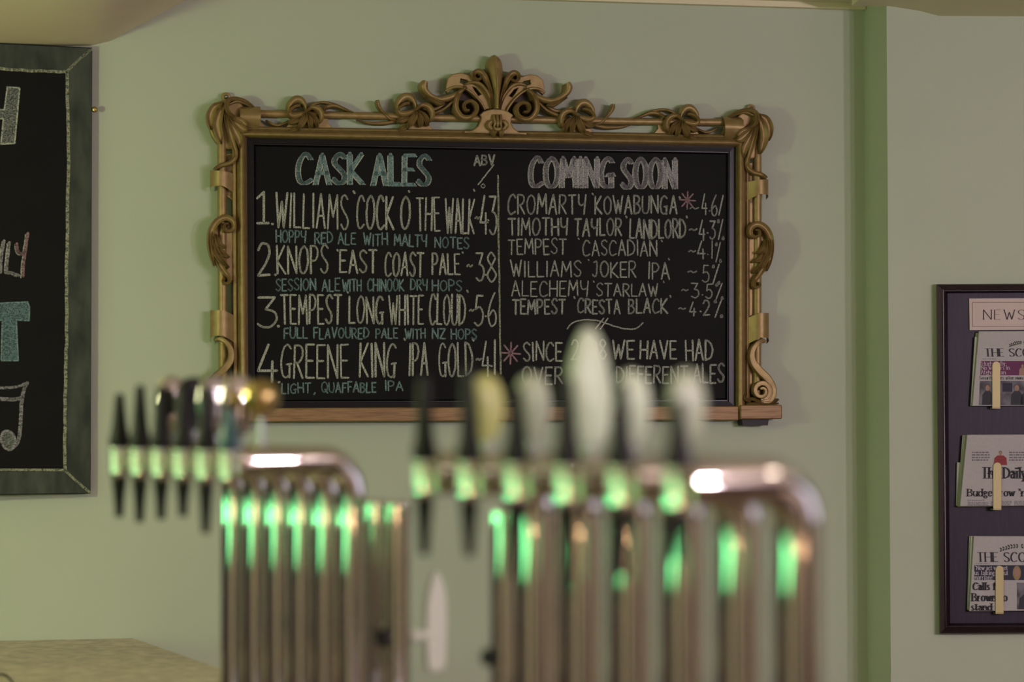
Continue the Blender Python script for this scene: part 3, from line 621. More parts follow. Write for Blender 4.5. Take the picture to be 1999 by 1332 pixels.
# ---- sides: collars, acanthus scrolls, S scrolls, base blocks
def side(right):
    c = MB()
    prx = [(470, .030), (462, .034), (452, .044), (440, .054), (428, .056), (417, .048), (411, .034), (412, .020)]
    sheet(c, prx, lambda t: 346 - 15 * t ** .5 if t < 1 else 331, lambda t: 398 - 34 * min(1, t * 2.0) ** .6 + (8 * max(0, t - .75) / .25), .004, right)
    c.build('side_collar', M['gold'], FB)
    c = MB()
    sheet(c, prx, lambda t: 632 - 26 * min(1, t * 2) ** .6, lambda t: 690 - 34 * min(1, t * 2.0) ** .6 + (12 * max(0, t - .7) / .3), .004, right)
    c.build('side_collar', M['gold'], FB)
    plate('scroll_backing', [[(458, 438), (462, 470), (463, 520), (458, 545), (447, 545), (436, 520), (422, 500), (413, 470), (420, 440), (440, 425)]], .012, .034, M['gold'], right)
    b = MB()
    R = lambda pts, h=.014, pr='hollow': relief(b, pts, h, prof=pr, right=right, base=.02)
    R([(418, 520, 3, .04), (413, 500, 8, .044), (410, 475, 11, .046), (413, 450, 13, .048), (424, 433, 14, .050), (440, 426, 13, .050), (453, 433, 11, .050), (455, 446, 9, .051), (446, 452, 7, .052), (437, 447, 6, .054), (438, 439, 5, .056), (445, 438, 4, .058)])
    R([(415, 452, 4, .044), (416, 478, 13, .046), (428, 505, 14, .046), (446, 524, 5, .044)], .018, 'leaf')
    R([(420, 458, 4, .048), (428, 478, 12, .050), (442, 484, 3, .046)], .012, 'leaf')
    R([(422, 475, 4, .048), (433, 495, 12, .050), (448, 503, 3, .046)], .012, 'leaf')
    R([(418, 490, 6, .042), (426, 512, 12, .044), (437, 530, 10, .044), (445, 540, 8, .044), (447, 550, 7, .044), (440, 554, 6, .044), (434, 549, 5, .046), (438, 544, 4, .048)], .014)
    b.build('acanthus_scroll', M['gold'], FB)
    b = MB()
    if not right:
        S = [(419, 664, 5, .030), (428, 662, 7, .038), (440, 668, 9, .044), (450, 684, 11, .046), (449, 704, 13, .046), (436, 722, 14, .046), (419, 738, 14, .044), (406, 758, 13, .042), (404, 776, 12, .042), (412, 790, 11, .042), (428, 795, 11, .043)]
    else:
        S = [(419, 664, 5, .030), (428, 662, 7, .038), (440, 668, 9, .044), (451, 684, 11, .046), (450, 704, 13, .046), (437, 722, 15, .046), (418, 740, 15, .044), (407, 758, 13, .042), (406, 772, 12, .042), (414, 784, 11, .042), (428, 788, 11, .043)]
    relief(b, S, .014, prof='band', right=right, base=.014)
    relief(b, spiral(432, 765, 21, 5, 90, 1.6, 12, 5, 26, .043, .052), .012, prof='band', right=right, base=.014)
    b.build('foot_scroll', M['gold'], FB)
    b = MB()
    for pts in ([(462, 784, 5, .04), (450, 781, 7, .044), (438, 786, 7, .046), (422, 789, 7, .046), (404, 788, 5, .044), (394, 781, 3, .042)], [(462, 791, 4, .046), (446, 791, 7, .048), (420, 793, 6, .048), (394, 790, 3, .044)], [(462, 770, 3, .042), (466, 779, 7, .046), (455, 787, 5, .046)]):
        relief(b, pts, .012, prof='leaf', right=right, base=.014)
    b.build('foot_leaf', M['gold'], FB)
    b = MB(); A1 = [P.L(*p, .062) for p in ((391, 793), (480, 793), (480, 822), (391, 822))]; A1 = mir(A1, right)
    b.hexa(A1, [Vector((v.x, 0, v.z)) for v in A1]); o = b.build('foot_block', M['wood_gold'], FB); m_ = o.modifiers.new('b', 'BEVEL'); m_.width = .003; m_.segments = 2
    b = MB(); A1 = mir([P.L(*p, .045) for p in ((415, 822), (472, 822), (470, 835), (417, 835))], right)
    b.hexa(A1, [Vector((v.x, 0, v.z)) for v in A1]); b.build('wall_bracket', M['plastic'], FB, label='black bracket under the frame foot')
for r in (False, True): side(r)

# ---- chalk writing
Z = .0152
def line(items, m, w, parent=panel, off=Z, **kw):
    for it in items:
        b = MB(); t, x0, x1, y0, y1 = it[:5]; word(b, P, t, x0, x1, y0, y1, w, off, slope=it[5] if len(it) > 5 else 0.0, **kw)
        b.build('chalk_writing', m, parent)
def pxpen(pts, w, m, sm=True, pl=P, parent=panel, off=Z, name='chalk_mark', jit=.4):
    b = MB(); pts = smooth_pts(pts, 5) if sm else pts
    pen(b, [pl.L(x + random.uniform(-jit, jit), y + random.uniform(-jit, jit), off) for x, y in pts], w / 752); return b.build(name, m, parent)
for (words, cm) in (([("CASK", 582, 708, 301, 358), ("ALES", 729, 838, 303, 360)], 'ch_blue'), ([("COMING", 1036, 1197, 308, 364), ("SOON", 1216, 1318, 310, 366)], 'ch_lilac')):
    line(words, M['ch_white'], 2.6, dx=-5, dy=2.5, jit=.5, rnd=random.Random(3), off=Z + .0000)
    line(words, M['ch_white'], 2.2, dx=4.5, dy=2.5, jit=.5, rnd=random.Random(3), off=Z + .0002)
    line(words, M[cm], 8.0, jit=.5, rnd=random.Random(3), off=Z + .0004)
line([("ABV", 926, 965, 304, 323)], M['ch_grey'], 3.4)
pxpen([(964, 322), (950, 340), (933, 361)], 2.6, M['ch_white']); pxpen([(943, 359), (939, 363), (943, 367), (947, 363), (943, 359)], 1.8, M['ch_white'])
BW = 3.9
line([("1", 502, 524, 376, 437), (".", 530, 534, 425, 437)], M['ch_white'], 5)
line([("WILLIAMS", 539, 679, 376, 443, .03), ("'", 689, 694, 374, 390), ("COCK", 697, 768, 382, 446, .02), ("O", 783, 800, 385, 447), ("'", 797, 801, 374, 384)], M['ch_white'], BW)
line([("THE", 814, 858, 386, 450), ("WALK", 870, 926, 388, 455), ("'", 924, 928, 370, 382), ("~", 928, 936, 410, 440), ("4", 938, 952, 382, 456), (".", 952, 955, 425, 431), ("3", 956, 969, 382, 456)], M['ch_white'], BW - .3)
line([("2", 504, 527, 475, 537), (".", 536, 539, 525, 537)], M['ch_white'], 5)
line([("KNOPS", 541, 640, 480, 534), ("'", 657, 661, 486, 498), ("EAST", 664, 735, 489, 532), ("COAST", 752, 826, 494, 539)], M['ch_white'], BW)
line([("PALE", 844, 897, 496, 536), ("'", 902, 905, 492, 502), ("~", 912, 922, 505, 532), ("3", 930, 944, 494, 548), (".", 947, 950, 530, 536), ("8", 951, 968, 494, 551)], M['ch_white'], BW - .3)
line([("3", 504, 540, 580, 638), (".", 541, 546, 625, 637)], M['ch_white'], 5)
line([("TEMPEST", 549, 666, 576, 632), ("'", 677, 681, 570, 582), ("LONG", 682, 748, 579, 631)], M['ch_white'], BW)
line([("WHITE", 760, 826, 577, 633), ("CLOUD", 839, 908, 575, 634), ("'", 911, 915, 568, 580), ("~", 917, 925, 594, 618), ("5", 927, 943, 577, 635), (".", 947, 950, 611, 617), ("6", 953, 969, 572, 636)], M['ch_white'], BW - .3)
line([("4", 504, 541, 674, 746), (".", 543, 547, 735, 747)], M['ch_white'], 5)
line([("GREENE", 549, 680, 673, 738), ("KING", 703, 773, 671, 736), ("'", 788, 792, 662, 674), ("IPA", 799, 835, 671, 733)], M['ch_white'], BW)
line([("GOLD", 857, 922, 670, 734), ("'", 922, 926, 664, 674), ("~", 930, 939, 690, 712), ("4", 941, 956, 668, 735), (".", 958, 961, 708, 714), ("!", 964, 968, 665, 731)], M['ch_white'], BW - .3)
SW = 2.9
line([("HOPPY", 539, 597, 450, 473, .03), ("RED", 615, 649, 453, 475), ("ALE", 660, 694, 455, 477), ("WITH", 710, 756, 457, 479), ("MALTY", 770, 833, 458, 480, .03), ("NOTES", 849, 915, 463, 484, .02)], M['ch_blue'], SW)
line([("SESSION", 539, 616, 545, 567), ("ALE", 629, 663, 545, 568), ("WITH", 669, 705, 546, 568), ("CHINOOK", 718, 788, 545, 568), ("DRY", 802, 834, 546, 567), ("HOPS", 844, 901, 547, 568)], M['ch_blue'], SW)
line([("FULL", 555, 600, 641, 661), ("FLAVOURED", 613, 720, 641, 661), ("PALE", 734, 776, 642, 661), ("WITH", 791, 830, 642, 661), ("NZ", 844, 869, 642, 661), ("HOPS", 881, 930, 643, 662)], M['ch_blue'], SW)
line([("LIGHT", 550, 606, 749, 768, -.02), (",", 612, 617, 753, 768), ("QUAFFABLE", 628, 734, 747, 766), ("IPA", 752, 786, 745, 763)], M['ch_blue'], SW)
pxpen([(972, 343), (973, 400), (973.5, 470), (975, 560), (976, 640), (977.5, 730)], 3.6, M['ch_pale'])
RW = 3.5
line([("CROMARTY", 992, 1143, 380, 417), ("'", 1156, 1159, 378, 390), ("KOWABUNGA", 1162, 1321, 383, 417), ("'", 1325, 1329, 384, 396)], M['ch_grey'], RW)
line([("~", 1347, 1364, 390, 420), ("4", 1370, 1380, 380, 420), (".", 1384, 1387, 410, 412), ("6", 1389, 1400, 380, 420), ("/", 1403, 1412, 382, 420)], M['ch_grey'], 2.7)
line([("TIMOTHY", 993, 1108, 427, 459), ("TAYLOR", 1122, 1213, 427, 460), ("'", 1221, 1225, 424, 434), ("LANDLORD", 1230, 1338, 429, 465), ("'", 1339, 1343, 423, 433)], M['ch_grey'], RW)
line([("~", 1346, 1360, 436, 460), ("4", 1365, 1376, 428, 468), (".", 1380, 1383, 452, 455), ("3", 1386, 1396, 432, 466), ("%", 1400, 1413, 428, 468)], M['ch_grey'], 2.9)
line([("TEMPEST", 992, 1105, 467, 496), ("'", 1128, 1132, 465, 475), ("CASCADIAN", 1138, 1282, 470, 499), ("'", 1290, 1294, 468, 478)], M['ch_grey'], 2.9)
line([("~", 1345, 1358, 478, 500), ("4", 1362, 1376, 472, 506), (".", 1381, 1384, 494, 497), ("!", 1388, 1392, 472, 506), ("%", 1396, 1408, 474, 512)], M['ch_grey'], 2.6)
line([("WILLIAMS", 997, 1134, 510, 540), ("'", 1147, 1151, 506, 516), ("JOKER", 1157, 1241, 511, 541), ("IPA", 1266, 1306, 513, 545), ("'", 1304, 1308, 505, 515)], M['ch_grey'], 2.9)
line([("~", 1343, 1360, 520, 542), ("5", 1371, 1384, 519, 552), ("%", 1389, 1406, 518, 556)], M['ch_grey'], 2.6)
line([("ALECHEMY", 999, 1148, 549, 578), ("'", 1157, 1161, 548, 558), ("STARLAW", 1165, 1284, 554, 578), ("'", 1294, 1298, 550, 560)], M['ch_grey'], 2.7)
line([("~", 1331, 1343, 556, 576), ("3", 1350, 1364, 555, 582), (".", 1370, 1373, 572, 575), ("5", 1378, 1390, 555, 582), ("%", 1396, 1412, 554, 584)], M['ch_grey'], 2.6)
line([("TEMPEST", 1001, 1103, 585, 613), ("'", 1120, 1124, 581, 591), ("CRESTA", 1128, 1210, 585, 612), ("BLACK", 1227, 1303, 585, 612), ("'", 1307, 1311, 578, 588)], M['ch_grey'], RW)
line([("~", 1325, 1338, 592, 610), ("4", 1346, 1358, 588, 616), (".", 1366, 1370, 605, 608), ("2", 1373, 1385, 588, 616), ("%", 1393, 1411, 586, 620)], M['ch_grey'], 3)
pxpen([(1107, 642), (1118, 631), (1138, 625), (1165, 626), (1190, 634), (1220, 642), (1243, 641), (1255, 630)], 2.6, M['ch_white'])
pxpen([(1178, 622), (1163, 642)], 2.6, M['ch_white'], False); pxpen([(1187, 622), (1172, 642)], 2.6, M['ch_white'], False)
def asterisk(cx, cy, r, w):
    b = MB()
    for a in (4, 48, 92, 135):
        a = math.radians(a); pen(b, [P.L(cx + r * math.cos(a) * k * (1.1 if abs(math.sin(a)) > .9 else .9), cy + r * math.sin(a) * k, Z) for k in (-1, -.3, .4, 1)], w / 752)
    b.build('chalk_asterisk', M['ch_pink'], panel)
asterisk(1342, 391, 17, 3.0); asterisk(997, 690, 21, 3.4)
line([("SINCE", 1022, 1097, 668, 704), ("2008", 1116, 1183, 664, 702), ("WE", 1196, 1238, 665, 700), ("HAVE", 1250, 1320, 666, 701), ("HAD", 1339, 1391, 665, 704)], M['ch_white'], RW)
line([("OVER", 1020, 1098, 718, 750), ("DIFFERENT", 1204, 1342, 716, 748), ("ALES", 1354, 1413, 711, 747)], M['ch_grey'], RW)
# ------------------------------------------------------------------ left chalkboard
uL, _ = WALL.uv(179, 500, .02); pL = WALL.world(uL, 0, .030)
LB = Plane((pL.x, pL.y), 15.5)
LE = LB.empty('event_chalkboard', 178, 963, 'large frameless chalkboard with a chalked border, cut off by the left photo edge', 'chalkboard')
b = MB(); T_ = [LB.L(-420, 64, 0), LB.L(180, 93, 0), LB.L(177, 964, 0), LB.L(-420, 974, 0)]
b.hexa(T_, [v + Vector((0, .022, 0)) for v in T_]); lp_ = b.build('board_panel', M['black'], LE)
def lpoly(name, pts, off, m, par=LE):
    b = MB(); b.add([LB.L(x, y, off) for x, y in pts], [tuple(range(len(pts)))]); return b.build(name, m, par)
lpoly('chalk_border', [(-420, 66), (179, 94.5), (131, 141), (-420, 121)], .0006, M['smudge'])
lpoly('chalk_border', [(179, 94.5), (176.3, 962.5), (131, 920), (131, 141)], .0006, M['smudge'])
lpoly('chalk_border', [(176.3, 962.5), (-420, 972), (-420, 926), (131, 920)], .0006, M['smudge'])
def lpen(pts, w, m, sm=True, off=.0012, par=lp_, name='chalk_writing', jit=.5): return pxpen(pts, w, m, sm, LB, par, off, name, jit)
lpen([(-420, 118), (-100, 128), (0, 134), (40, 137), (85, 139), (130, 140)], 5.5, M['ch_pale'], name='chalk_line', jit=1)
lpen([(131, 140), (132, 200), (134, 300), (132, 380), (131, 470), (130, 560), (130, 650), (128, 740), (127, 830), (127, 920)], 6, M['ch_pale'], name='chalk_line', jit=.8)
lpen([(-420, 922), (-100, 920), (0, 918), (127, 918)], 4.5, M['ch_pale'], name='chalk_line')
lpen([(131, 140), (150, 120), (164, 108), (178, 97)], 5, M['ch_pale'], name='chalk_line'); lpen([(127, 919), (150, 940), (175, 961)], 4.5, M['ch_pale'], name='chalk_line')
def outlined(loop, fill, edge, w=2.6):
    lpoly('chalk_writing', loop, .0010, M[fill], lp_); lpen(loop + [loop[0]], w, M[edge], False, .0014)
outlined([(14, 170), (39, 172), (29, 280), (2, 282), (7, 232), (-16, 232), (-22, 282), (-44, 280), (-34, 168), (-10, 168), (-13, 214), (9, 214)], 'speckle', 'ch_white')
outlined([(-70, 170), (-46, 170), (-52, 282), (-76, 282)], 'speckle', 'ch_white')
for pts in ([(-22, 478), (-26, 532)], [(8, 470), (3, 500), (1, 532)], [(18, 474), (15, 505), (13, 530), (24, 533), (36, 538)], [(33, 476), (34, 488), (41, 496), (49, 488), (54, 456)], [(50, 488), (46, 515), (45, 540)], [(-8, 470), (-12, 500), (-14, 532)]):
    lpen(pts, 5.2, M['ch_pink'] if pts[0][0] in (33, 50) else M['ch_lilac'])
    lpen([(x - 4, y + 2) for x, y in pts], 1.8, M['ch_white'])
outlined([(-40, 593), (0, 592), (54, 590), (57, 600), (57, 626), (32, 625), (36, 704), (2, 704), (3, 660), (5, 625), (-40, 628)], 'speckle_b', 'ch_blue')
outlined([(-60, 625), (-26, 626), (-26, 704), (-56, 704)], 'speckle_b', 'ch_blue')
lpen([(-60, 752), (0, 757), (30, 756), (54, 747)], 4.5, M['ch_lilac']); lpen([(-60, 775), (0, 779), (30, 780), (45, 775)], 7, M['ch_lilac'])
lpen([(53, 748), (46, 765), (42, 790), (40, 830), (36, 860), (28, 872)], 6.5, M['ch_lilac'])
nb = [(16 + 14 * math.cos(a) * 1.0 + 3 * math.sin(a), 860 + 19 * math.sin(a)) for a in [k * PI / 7 for k in range(14)]]
outlined(nb, 'speckle', 'ch_lilac', 4)
lpen([(-60, 752), (-66, 800), (-68, 850)], 6, M['ch_lilac'])
b = MB(); q = LB.L(185, 214, .0); b.lathe([(.006, -.004), (.008, 0), (.0065, .004), (.003, .005), (.0025, .001)], 14, mtx=Matrix.Translation(q) @ Matrix.Rotation(PI / 2, 4, 'X')); b.build('hanging_eye', M['brass'], LE)

# ------------------------------------------------------------------ newspaper rack
RK = PIER.empty('newspaper_rack', 2025, 1238, 'dark stained wooden wall rack with brass clips and a newspapers sign', 'newspaper rack')
def rquad(mb, a, b, c, d, w0, w1):
    A1 = [PIER.L(*p, w1) for p in (a, b, c, d)]; A0 = [Vector((v.x, -w0, v.z)) for v in A1]; mb.hexa(A1, A0)
b = MB(); rquad(b, (1840, 566), (2214, 566), (2214, 1226), (1846, 1226), 0, .014); back = b.build('backboard', M['rack'], RK)
oc = [(1828, 555), (2226, 553), (2226, 1236), (1834, 1238)]; ic = [(1850, 573), (2206, 571), (2206, 1216), (1855, 1217)]
rows = [[PIER.L(o[0] + (i[0] - o[0]) * t, o[1] + (i[1] - o[1]) * t, w) for o, i in zip(oc, ic)] for t, w in [(0, 0), (0, .020), (.08, .026), (.5, .028), (.58, .034), (.74, .034), (.84, .026), (.96, .020), (1, .014)]]
for s in range(4):
    mb = MB(); n = len(rows); vs = [r[s] for r in rows] + [r[(s + 1) % 4] for r in rows]; mb.add(vs, [(i, i + 1, n + i + 1, n + i) for i in range(n - 1)] + [tuple(range(n)), tuple(reversed(range(n, 2 * n))), (n - 1, 0, n, 2 * n - 1)])
    mb.build('edge_moulding', M['rack_edge'], RK)
b = MB(); rquad(b, (1892, 583), (2160, 582), (2160, 643), (1893, 645), .014, .018); sg = b.build('sign_plate', M['plate'], RK)
b = MB()
for (x0, y0, x1, y1) in ((1898, 590, 2154, 590.8), (1898, 637, 2154, 637.8), (1898, 590, 1898.8, 637.5), (2153.2, 590, 2154, 637.5)):
    b.add([PIER.L(x, y, .0184) for x, y in ((x0, y0), (x1, y0), (x1, y1), (x0, y1))], [(0, 1, 2, 3)])
b.build('sign_border', mat('sign_border_ink', (.14, .04, .06), .6), sg)
b = MB(); word(b, PIER, "NEWSPAPERS", 1920, 2119, 605, 624, 2.0, .0184, jit=0, serif=True, gap=.34); b.build('sign_lettering', M['ink'], sg)

def paper(name, label, front, sheets, prints, base_w=.018):
    """front: px corners; sheets: list of corner sets behind; prints: callback"""
    e = PIER.empty(name, (front[0][0] + front[1][0]) / 2, front[2][1], label, 'newspaper')
    k = len(sheets)
    for i, s in enumerate(sheets):
        b = MB(); rquad(b, *s, base_w + i * .0045, base_w + i * .0045 + .0032); o = b.build('inner_sheet', M['paper_edge'], e); mm = o.modifiers.new('b', 'BEVEL'); mm.width = .0012; mm.segments = 2
    w = base_w + k * .0045 + .006
    b = MB(); rquad(b, *front, base_w + k * .0045, w); o = b.build('front_page', M['paper'], e); mm = o.modifiers.new('b', 'BEVEL'); mm.width = .002; mm.segments = 3
    prints(o, w + .0006); return w
def pquad(par, m, off, x0, y0, x1, y1, name='printed_block', sk=0):
    b = MB(); b.add([PIER.L(x, y, off) for x, y in ((x0 + sk, y0), (x1 + sk, y0), (x1, y1), (x0, y1))], [(0, 1, 2, 3)]); return b.build(name, m, par)
def ptext(par, m, off, rows_, w, serif=True, slant=0, name='printed_text'):
    b = MB()
    for t, x0, x1, y0, y1 in rows_:
        # split in words
        ws = t.split(' '); L_ = [sum(GL.get(c, GL['o'])[0] + .22 for c in x) for x in ws]; tot = sum(L_) + .5 * (len(ws) - 1); x = x0
        for q, l in zip(ws, L_):
            xe = x + (x1 - x0) * l / tot; word(b, PIER, q, x, xe - (x1 - x0) * .22 / tot, y0, y1, w, off, jit=0, serif=serif, slant=slant, gap=.22); x = xe + (x1 - x0) * .5 / tot
    return b.build(name, m, par)
def person(par, off, x, y, h, wd, cloth='suit'):     # a small printed figure
    b = MB(); pts = [(x - wd / 2, y), (x - wd / 2.2, y - h * .45), (x - wd * .22, y - h * .62), (x + wd * .22, y - h * .62), (x + wd / 2.2, y - h * .45), (x + wd / 2, y)]
    b.add([PIER.L(a, c, off) for a, c in pts], [tuple(range(6))]); b.build('printed_figure', M[cloth], par)
    b = MB(); b.add([PIER.L(x + math.cos(k * PI / 6) * h * .10, y - h * .76 + math.sin(k * PI / 6) * h * .14, off + .0001) for k in range(12)], [tuple(range(12))]); b.build('printed_face', M['skin'], par)
    b = MB(); b.add([PIER.L(x + math.cos(k * PI / 6) * h * .11, y - h * .82 + math.sin(k * PI / 6) * h * .10, off + .00005) for k in range(12)], [tuple(range(12))]); b.build('printed_hair', M['suit'], par)
def small(par, off, x0, x1, y0, y1, n, m='ink_grey'):    # unreadable body copy: thin print rules
    b = MB(); rr = random.Random(int(x0 * 3 + y0))
    for i in range(n):
        y = y0 + (y1 - y0) * (i + .5) / n; x = x0
        while x < x1 - 2:
            l = min(rr.uniform(2, 8), x1 - x); h = (y1 - y0) / n * .25
            b.add([PIER.L(a, c, off) for a, c in ((x, y - h), (x + l, y - h), (x + l, y + h), (x, y + h))], [(0, 1, 2, 3)]); x += l + 1.4
    b.build('printed_copy', M[m], par)
def sprig(par, off, cx, cy, w, h):
    b = MB(); rr = random.Random(4); n = 15
    for i in range(n):
        t = i / (n - 1) * 2 - 1; x = cx + t * w * .44; y = cy - h * .18 + h * .5 * t * t; 
        for sd in (-1, 1):
            a = (0.75 if t < 0 else PI - .75) ; l = h * rr.uniform(.38, .52); dx, dy = -math.cos(a) * l * (1 if t < 0 else 1), sd * math.sin(a) * l
            nx, ny = -dy / l * h * .12, dx / l * h * .12
            b.add([PIER.L(x, y, off), PIER.L(x + dx * .5 + nx, y + dy * .5 + ny, off), PIER.L(x + dx, y + dy, off), PIER.L(x + dx * .5 - nx, y + dy * .5 - ny, off)], [(0, 1, 2, 3)])
    b.build('printed_crest', M['thistle'], par)
def front1(o, f):
    ptext(o, M['ink'], f, [("THE SCOTSMAN", 1923, 2085, 681, 696)], 3.0, slant=-.08, name='masthead')
    small(o, f, 1918, 1945, 700, 702, 1); sprig(o, f, 1998, 671, 56, 12)
    pquad(o, M['purple'], f, 1914, 705, 2000, 733, sk=1)
    ptext(o, M['print_white'], f + .0003, [("Hugh Kelly:", 1917, 1966, 706, 714), ("No winners in", 1916, 1972, 714, 722), ("Afghanistan", 1915, 1964, 723, 731)], 1.1, slant=-.12)
    person(o, f + .0003, 1996, 733, 24, 14, 'skin')
    ptext(o, M['ink'], f, [("Security fears after man runs his car", 1912, 2040, 735, 741)], 1.1)
    pquad(o, M['photo'], f, 1911, 744, 2105, 791, sk=2)
    for x, h, wd in ((1928, 44, 22), (1985, 44, 24), (2003, 38, 22), (2040, 42, 22), (2070, 40, 22)): person(o, f + .0003, x, 791, h, wd)
    pquad(o, M['navy'], f + .0002, 1957, 748, 1976, 765, 'printed_block')
def front2(o, f):
    small(o, f, 1897, 1932, 881, 901, 4); small(o, f, 1970, 2020, 881, 901, 4)
    person(o, f, 1953, 908, 30, 26, 'red')
    ptext(o, M['ink'], f, [("The Daily Telegraph", 1917, 2105, 913, 934)], 4.4, name='masthead')
    ptext(o, M['ink'], f, [("Budget row 'rules out tax", 1889, 2100, 955, 969)], 3.3)
    small(o, f, 1889, 1925, 976, 978, 1, 'ink'); small(o, f, 1889, 1930, 980, 988, 4); small(o, f, 1934, 1975, 978, 988, 5); small(o, f, 1980, 2100, 978, 988, 5)
def front3(o, f):
    ptext(o, M['ink'], f, [("THE SCOTSMAN", 1908, 2085, 1079, 1097)], 3.3, slant=-.05, name='masthead')
    sprig(o, f, 1993, 1069, 84, 15); small(o, f, 1905, 1932, 1100, 1102, 1)
    pquad(o, M['navy'], f, 1902, 1104, 2100, 1133)
    ptext(o, M['print_white'], f + .0003, [("'New act will get", 1904, 1968, 1105, 1113), ("us talking about", 1903, 1969, 1114, 1123), ("marriage'", 1902, 1941, 1123, 1132)], 1.2)
    b = MB(); b.add([PIER.L(1985 + math.cos(k * PI / 8) * 8, 1119 + math.sin(k * PI / 8) * 14, f + .0003) for k in range(16)], [tuple(range(16))]); b.build('printed_hair', M['hair'], o)
    b = MB(); b.add([PIER.L(1985 + math.cos(k * PI / 8) * 4.6, 1118 + math.sin(k * PI / 8) * 8, f + .0005) for k in range(16)], [tuple(range(16))]); b.build('printed_face', M['skin'], o)
    ptext(o, M['ink'], f, [("Calls for", 1900, 1961, 1138, 1152), ("Brown to", 1898, 1968, 1159, 1174), ("stand", 1896, 1938, 1179, 1192)], 3.8)
    pquad(o, M['photo'], f, 1985, 1138, 2090, 1190); person(o, f + .0003, 2010, 1190, 48, 44)
w1_ = paper('folded_newspaper', 'folded newspaper with a purple banner in the top clip of the rack', [(1911, 647), (2118, 646), (2112, 792), (1898, 793)],
      [[(1905, 650), (2114, 650), (2110, 792), (1895, 793)], [(1903, 658), (2114, 656), (2110, 792), (1894.5, 793)]], front1)
w2_ = paper('folded_newspaper', 'folded newspaper with blackletter masthead in the middle clip of the rack', [(1888, 849), (2118, 848), (2112, 987), (1874, 989)],
      [[(1868, 903), (2090, 903), (2090, 988), (1866.5, 988)], [(1879, 850), (2114, 850), (2110, 988), (1869, 990)], [(1882, 850), (2114, 850), (2110, 988), (1871, 990)], [(1884, 877), (2114, 877), (2110, 988), (1873, 989)]], front2)
w3_ = paper('folded_newspaper', 'folded newspaper with a large three line headline in the bottom clip of the rack', [(1901, 1047), (2112, 1048), (2110, 1192), (1892, 1194)],
      [[(1892, 1047), (2100, 1047), (2104, 1190), (1888, 1190)], [(1895, 1047), (2104, 1047), (2106, 1192), (1889, 1192)]], front3)
PIER.ox, PIER.oz = PIER.uv(2025, 1238)
for (x, y0, y1, w) in ((1945, 706, 796, w1_), (1947, 903, 994, w2_), (1951.5, 1105, 1197, w3_)):
    b = MB(); wd = 8.0; r = w + .004
    pts = [(x - wd, y1)] + [(x - wd, y0 + wd)] + [(x - wd * math.cos(a), y0 + wd - wd * math.sin(a)) for a in [k * PI / 10 for k in range(1, 10)]] + [(x + wd, y0 + wd), (x + wd, y1)]
    fr_ = [PIER.L(a, c, r) for a, c in pts]; bk_ = [v + Vector((0, .0022, 0)) for v in fr_]; k = len(pts)
    b.add(fr_ + bk_, [tuple(range(k)), tuple(reversed(range(k, 2 * k)))] + [(i, (i + 1) % k, k + (i + 1) % k, k + i) for i in range(k)])
    a_ = PIER.L(x - wd, y1, r); c_ = PIER.L(x + wd, y1, r); b.box(a_.x, c_.x, -r, -.012, a_.z - .003, a_.z)
    o = b.build('brass_clip', M['brass_soft'], RK); mm = o.modifiers.new('b', 'BEVEL'); mm.width = .0006; mm.segments = 2
    # partner clip outside the picture
    if x: o2 = o.copy(); C.objects.link(o2); o2.parent = RK; o2.location = (.165, 0, 0)

# ------------------------------------------------------------------ counter by the wall
zc = 1.02
def hit(px, py, z):
    d = ray(px, py); return CAMM.translation + d * ((z - EYE) / d.z)
c0 = hit(262, 1243, zc); c1 = hit(432, 1302, zc); uc0 = (c0 - WALL.p).dot(WALL.t)
back_r = WALL.world(uc0, 0, .001); dirn = (Vector((c1.x, c1.y, 0)) - Vector((c0.x, c0.y, 0))).normalized()
fl = back_r + dirn * 1.15; bl = WALL.world(-2.3, 0, .001); fr2 = bl + dirn * 1.15
ct = thing('corner_counter', (back_r + Vector((0, 0, 0))), 0, 'counter with a mottled beige stone top in the lower left, against the green wall', 'counter')
o0 = Vector((back_r.x, back_r.y, 0))
b = MB(); q = [bl, back_r, fl, fr2]; lo = [p - o0 + Vector((0, 0, zc - .03)) for p in q]; hi = [p - o0 + Vector((0, 0, zc)) for p in q]; b.hexa(hi, lo); o = b.build('stone_top', M['granite'], ct); mm = o.modifiers.new('b', 'BEVEL'); mm.width = .006; mm.segments = 3
b = MB(); cen = sum((p for p in q), Vector()) / 4; q3 = [cen + (p - cen) * .95 for p in q]; b.hexa([p - o0 + Vector((0, 0, zc - .03)) for p in q3], [p - o0 for p in q3]); b.build('counter_body', M['bar_wood'], ct)
w0 = hit(-15, 1330, zc); b = MB(); pts = [hit(-20, 1326, zc), hit(2, 1320, zc), hit(12, 1322, zc), hit(20, 1330, zc), hit(26, 1340, zc)]
pts = [p + Vector((0, 0, .0035)) for p in pts]; b.tube([p - pts[0] for p in pts], .0022, 8); o = b.build('black_cable', M['plastic']); o.location = pts[0]; tag(o, 'short black cable on the stone counter, bottom left corner', 'cable')

# ------------------------------------------------------------------ the bar with its beer fonts
ROWD = Vector((.565, -.825, 0)).normalized(); TAPD = Vector((-.825, -.565, 0)).normalized()
bo0 = Vector((-.5, 4.3, 0))
bar = thing('bar_counter', bo0, math.atan2(ROWD.y, ROWD.x), 'dark wooden bar that carries the two rows of chrome beer fonts', 'bar counter')
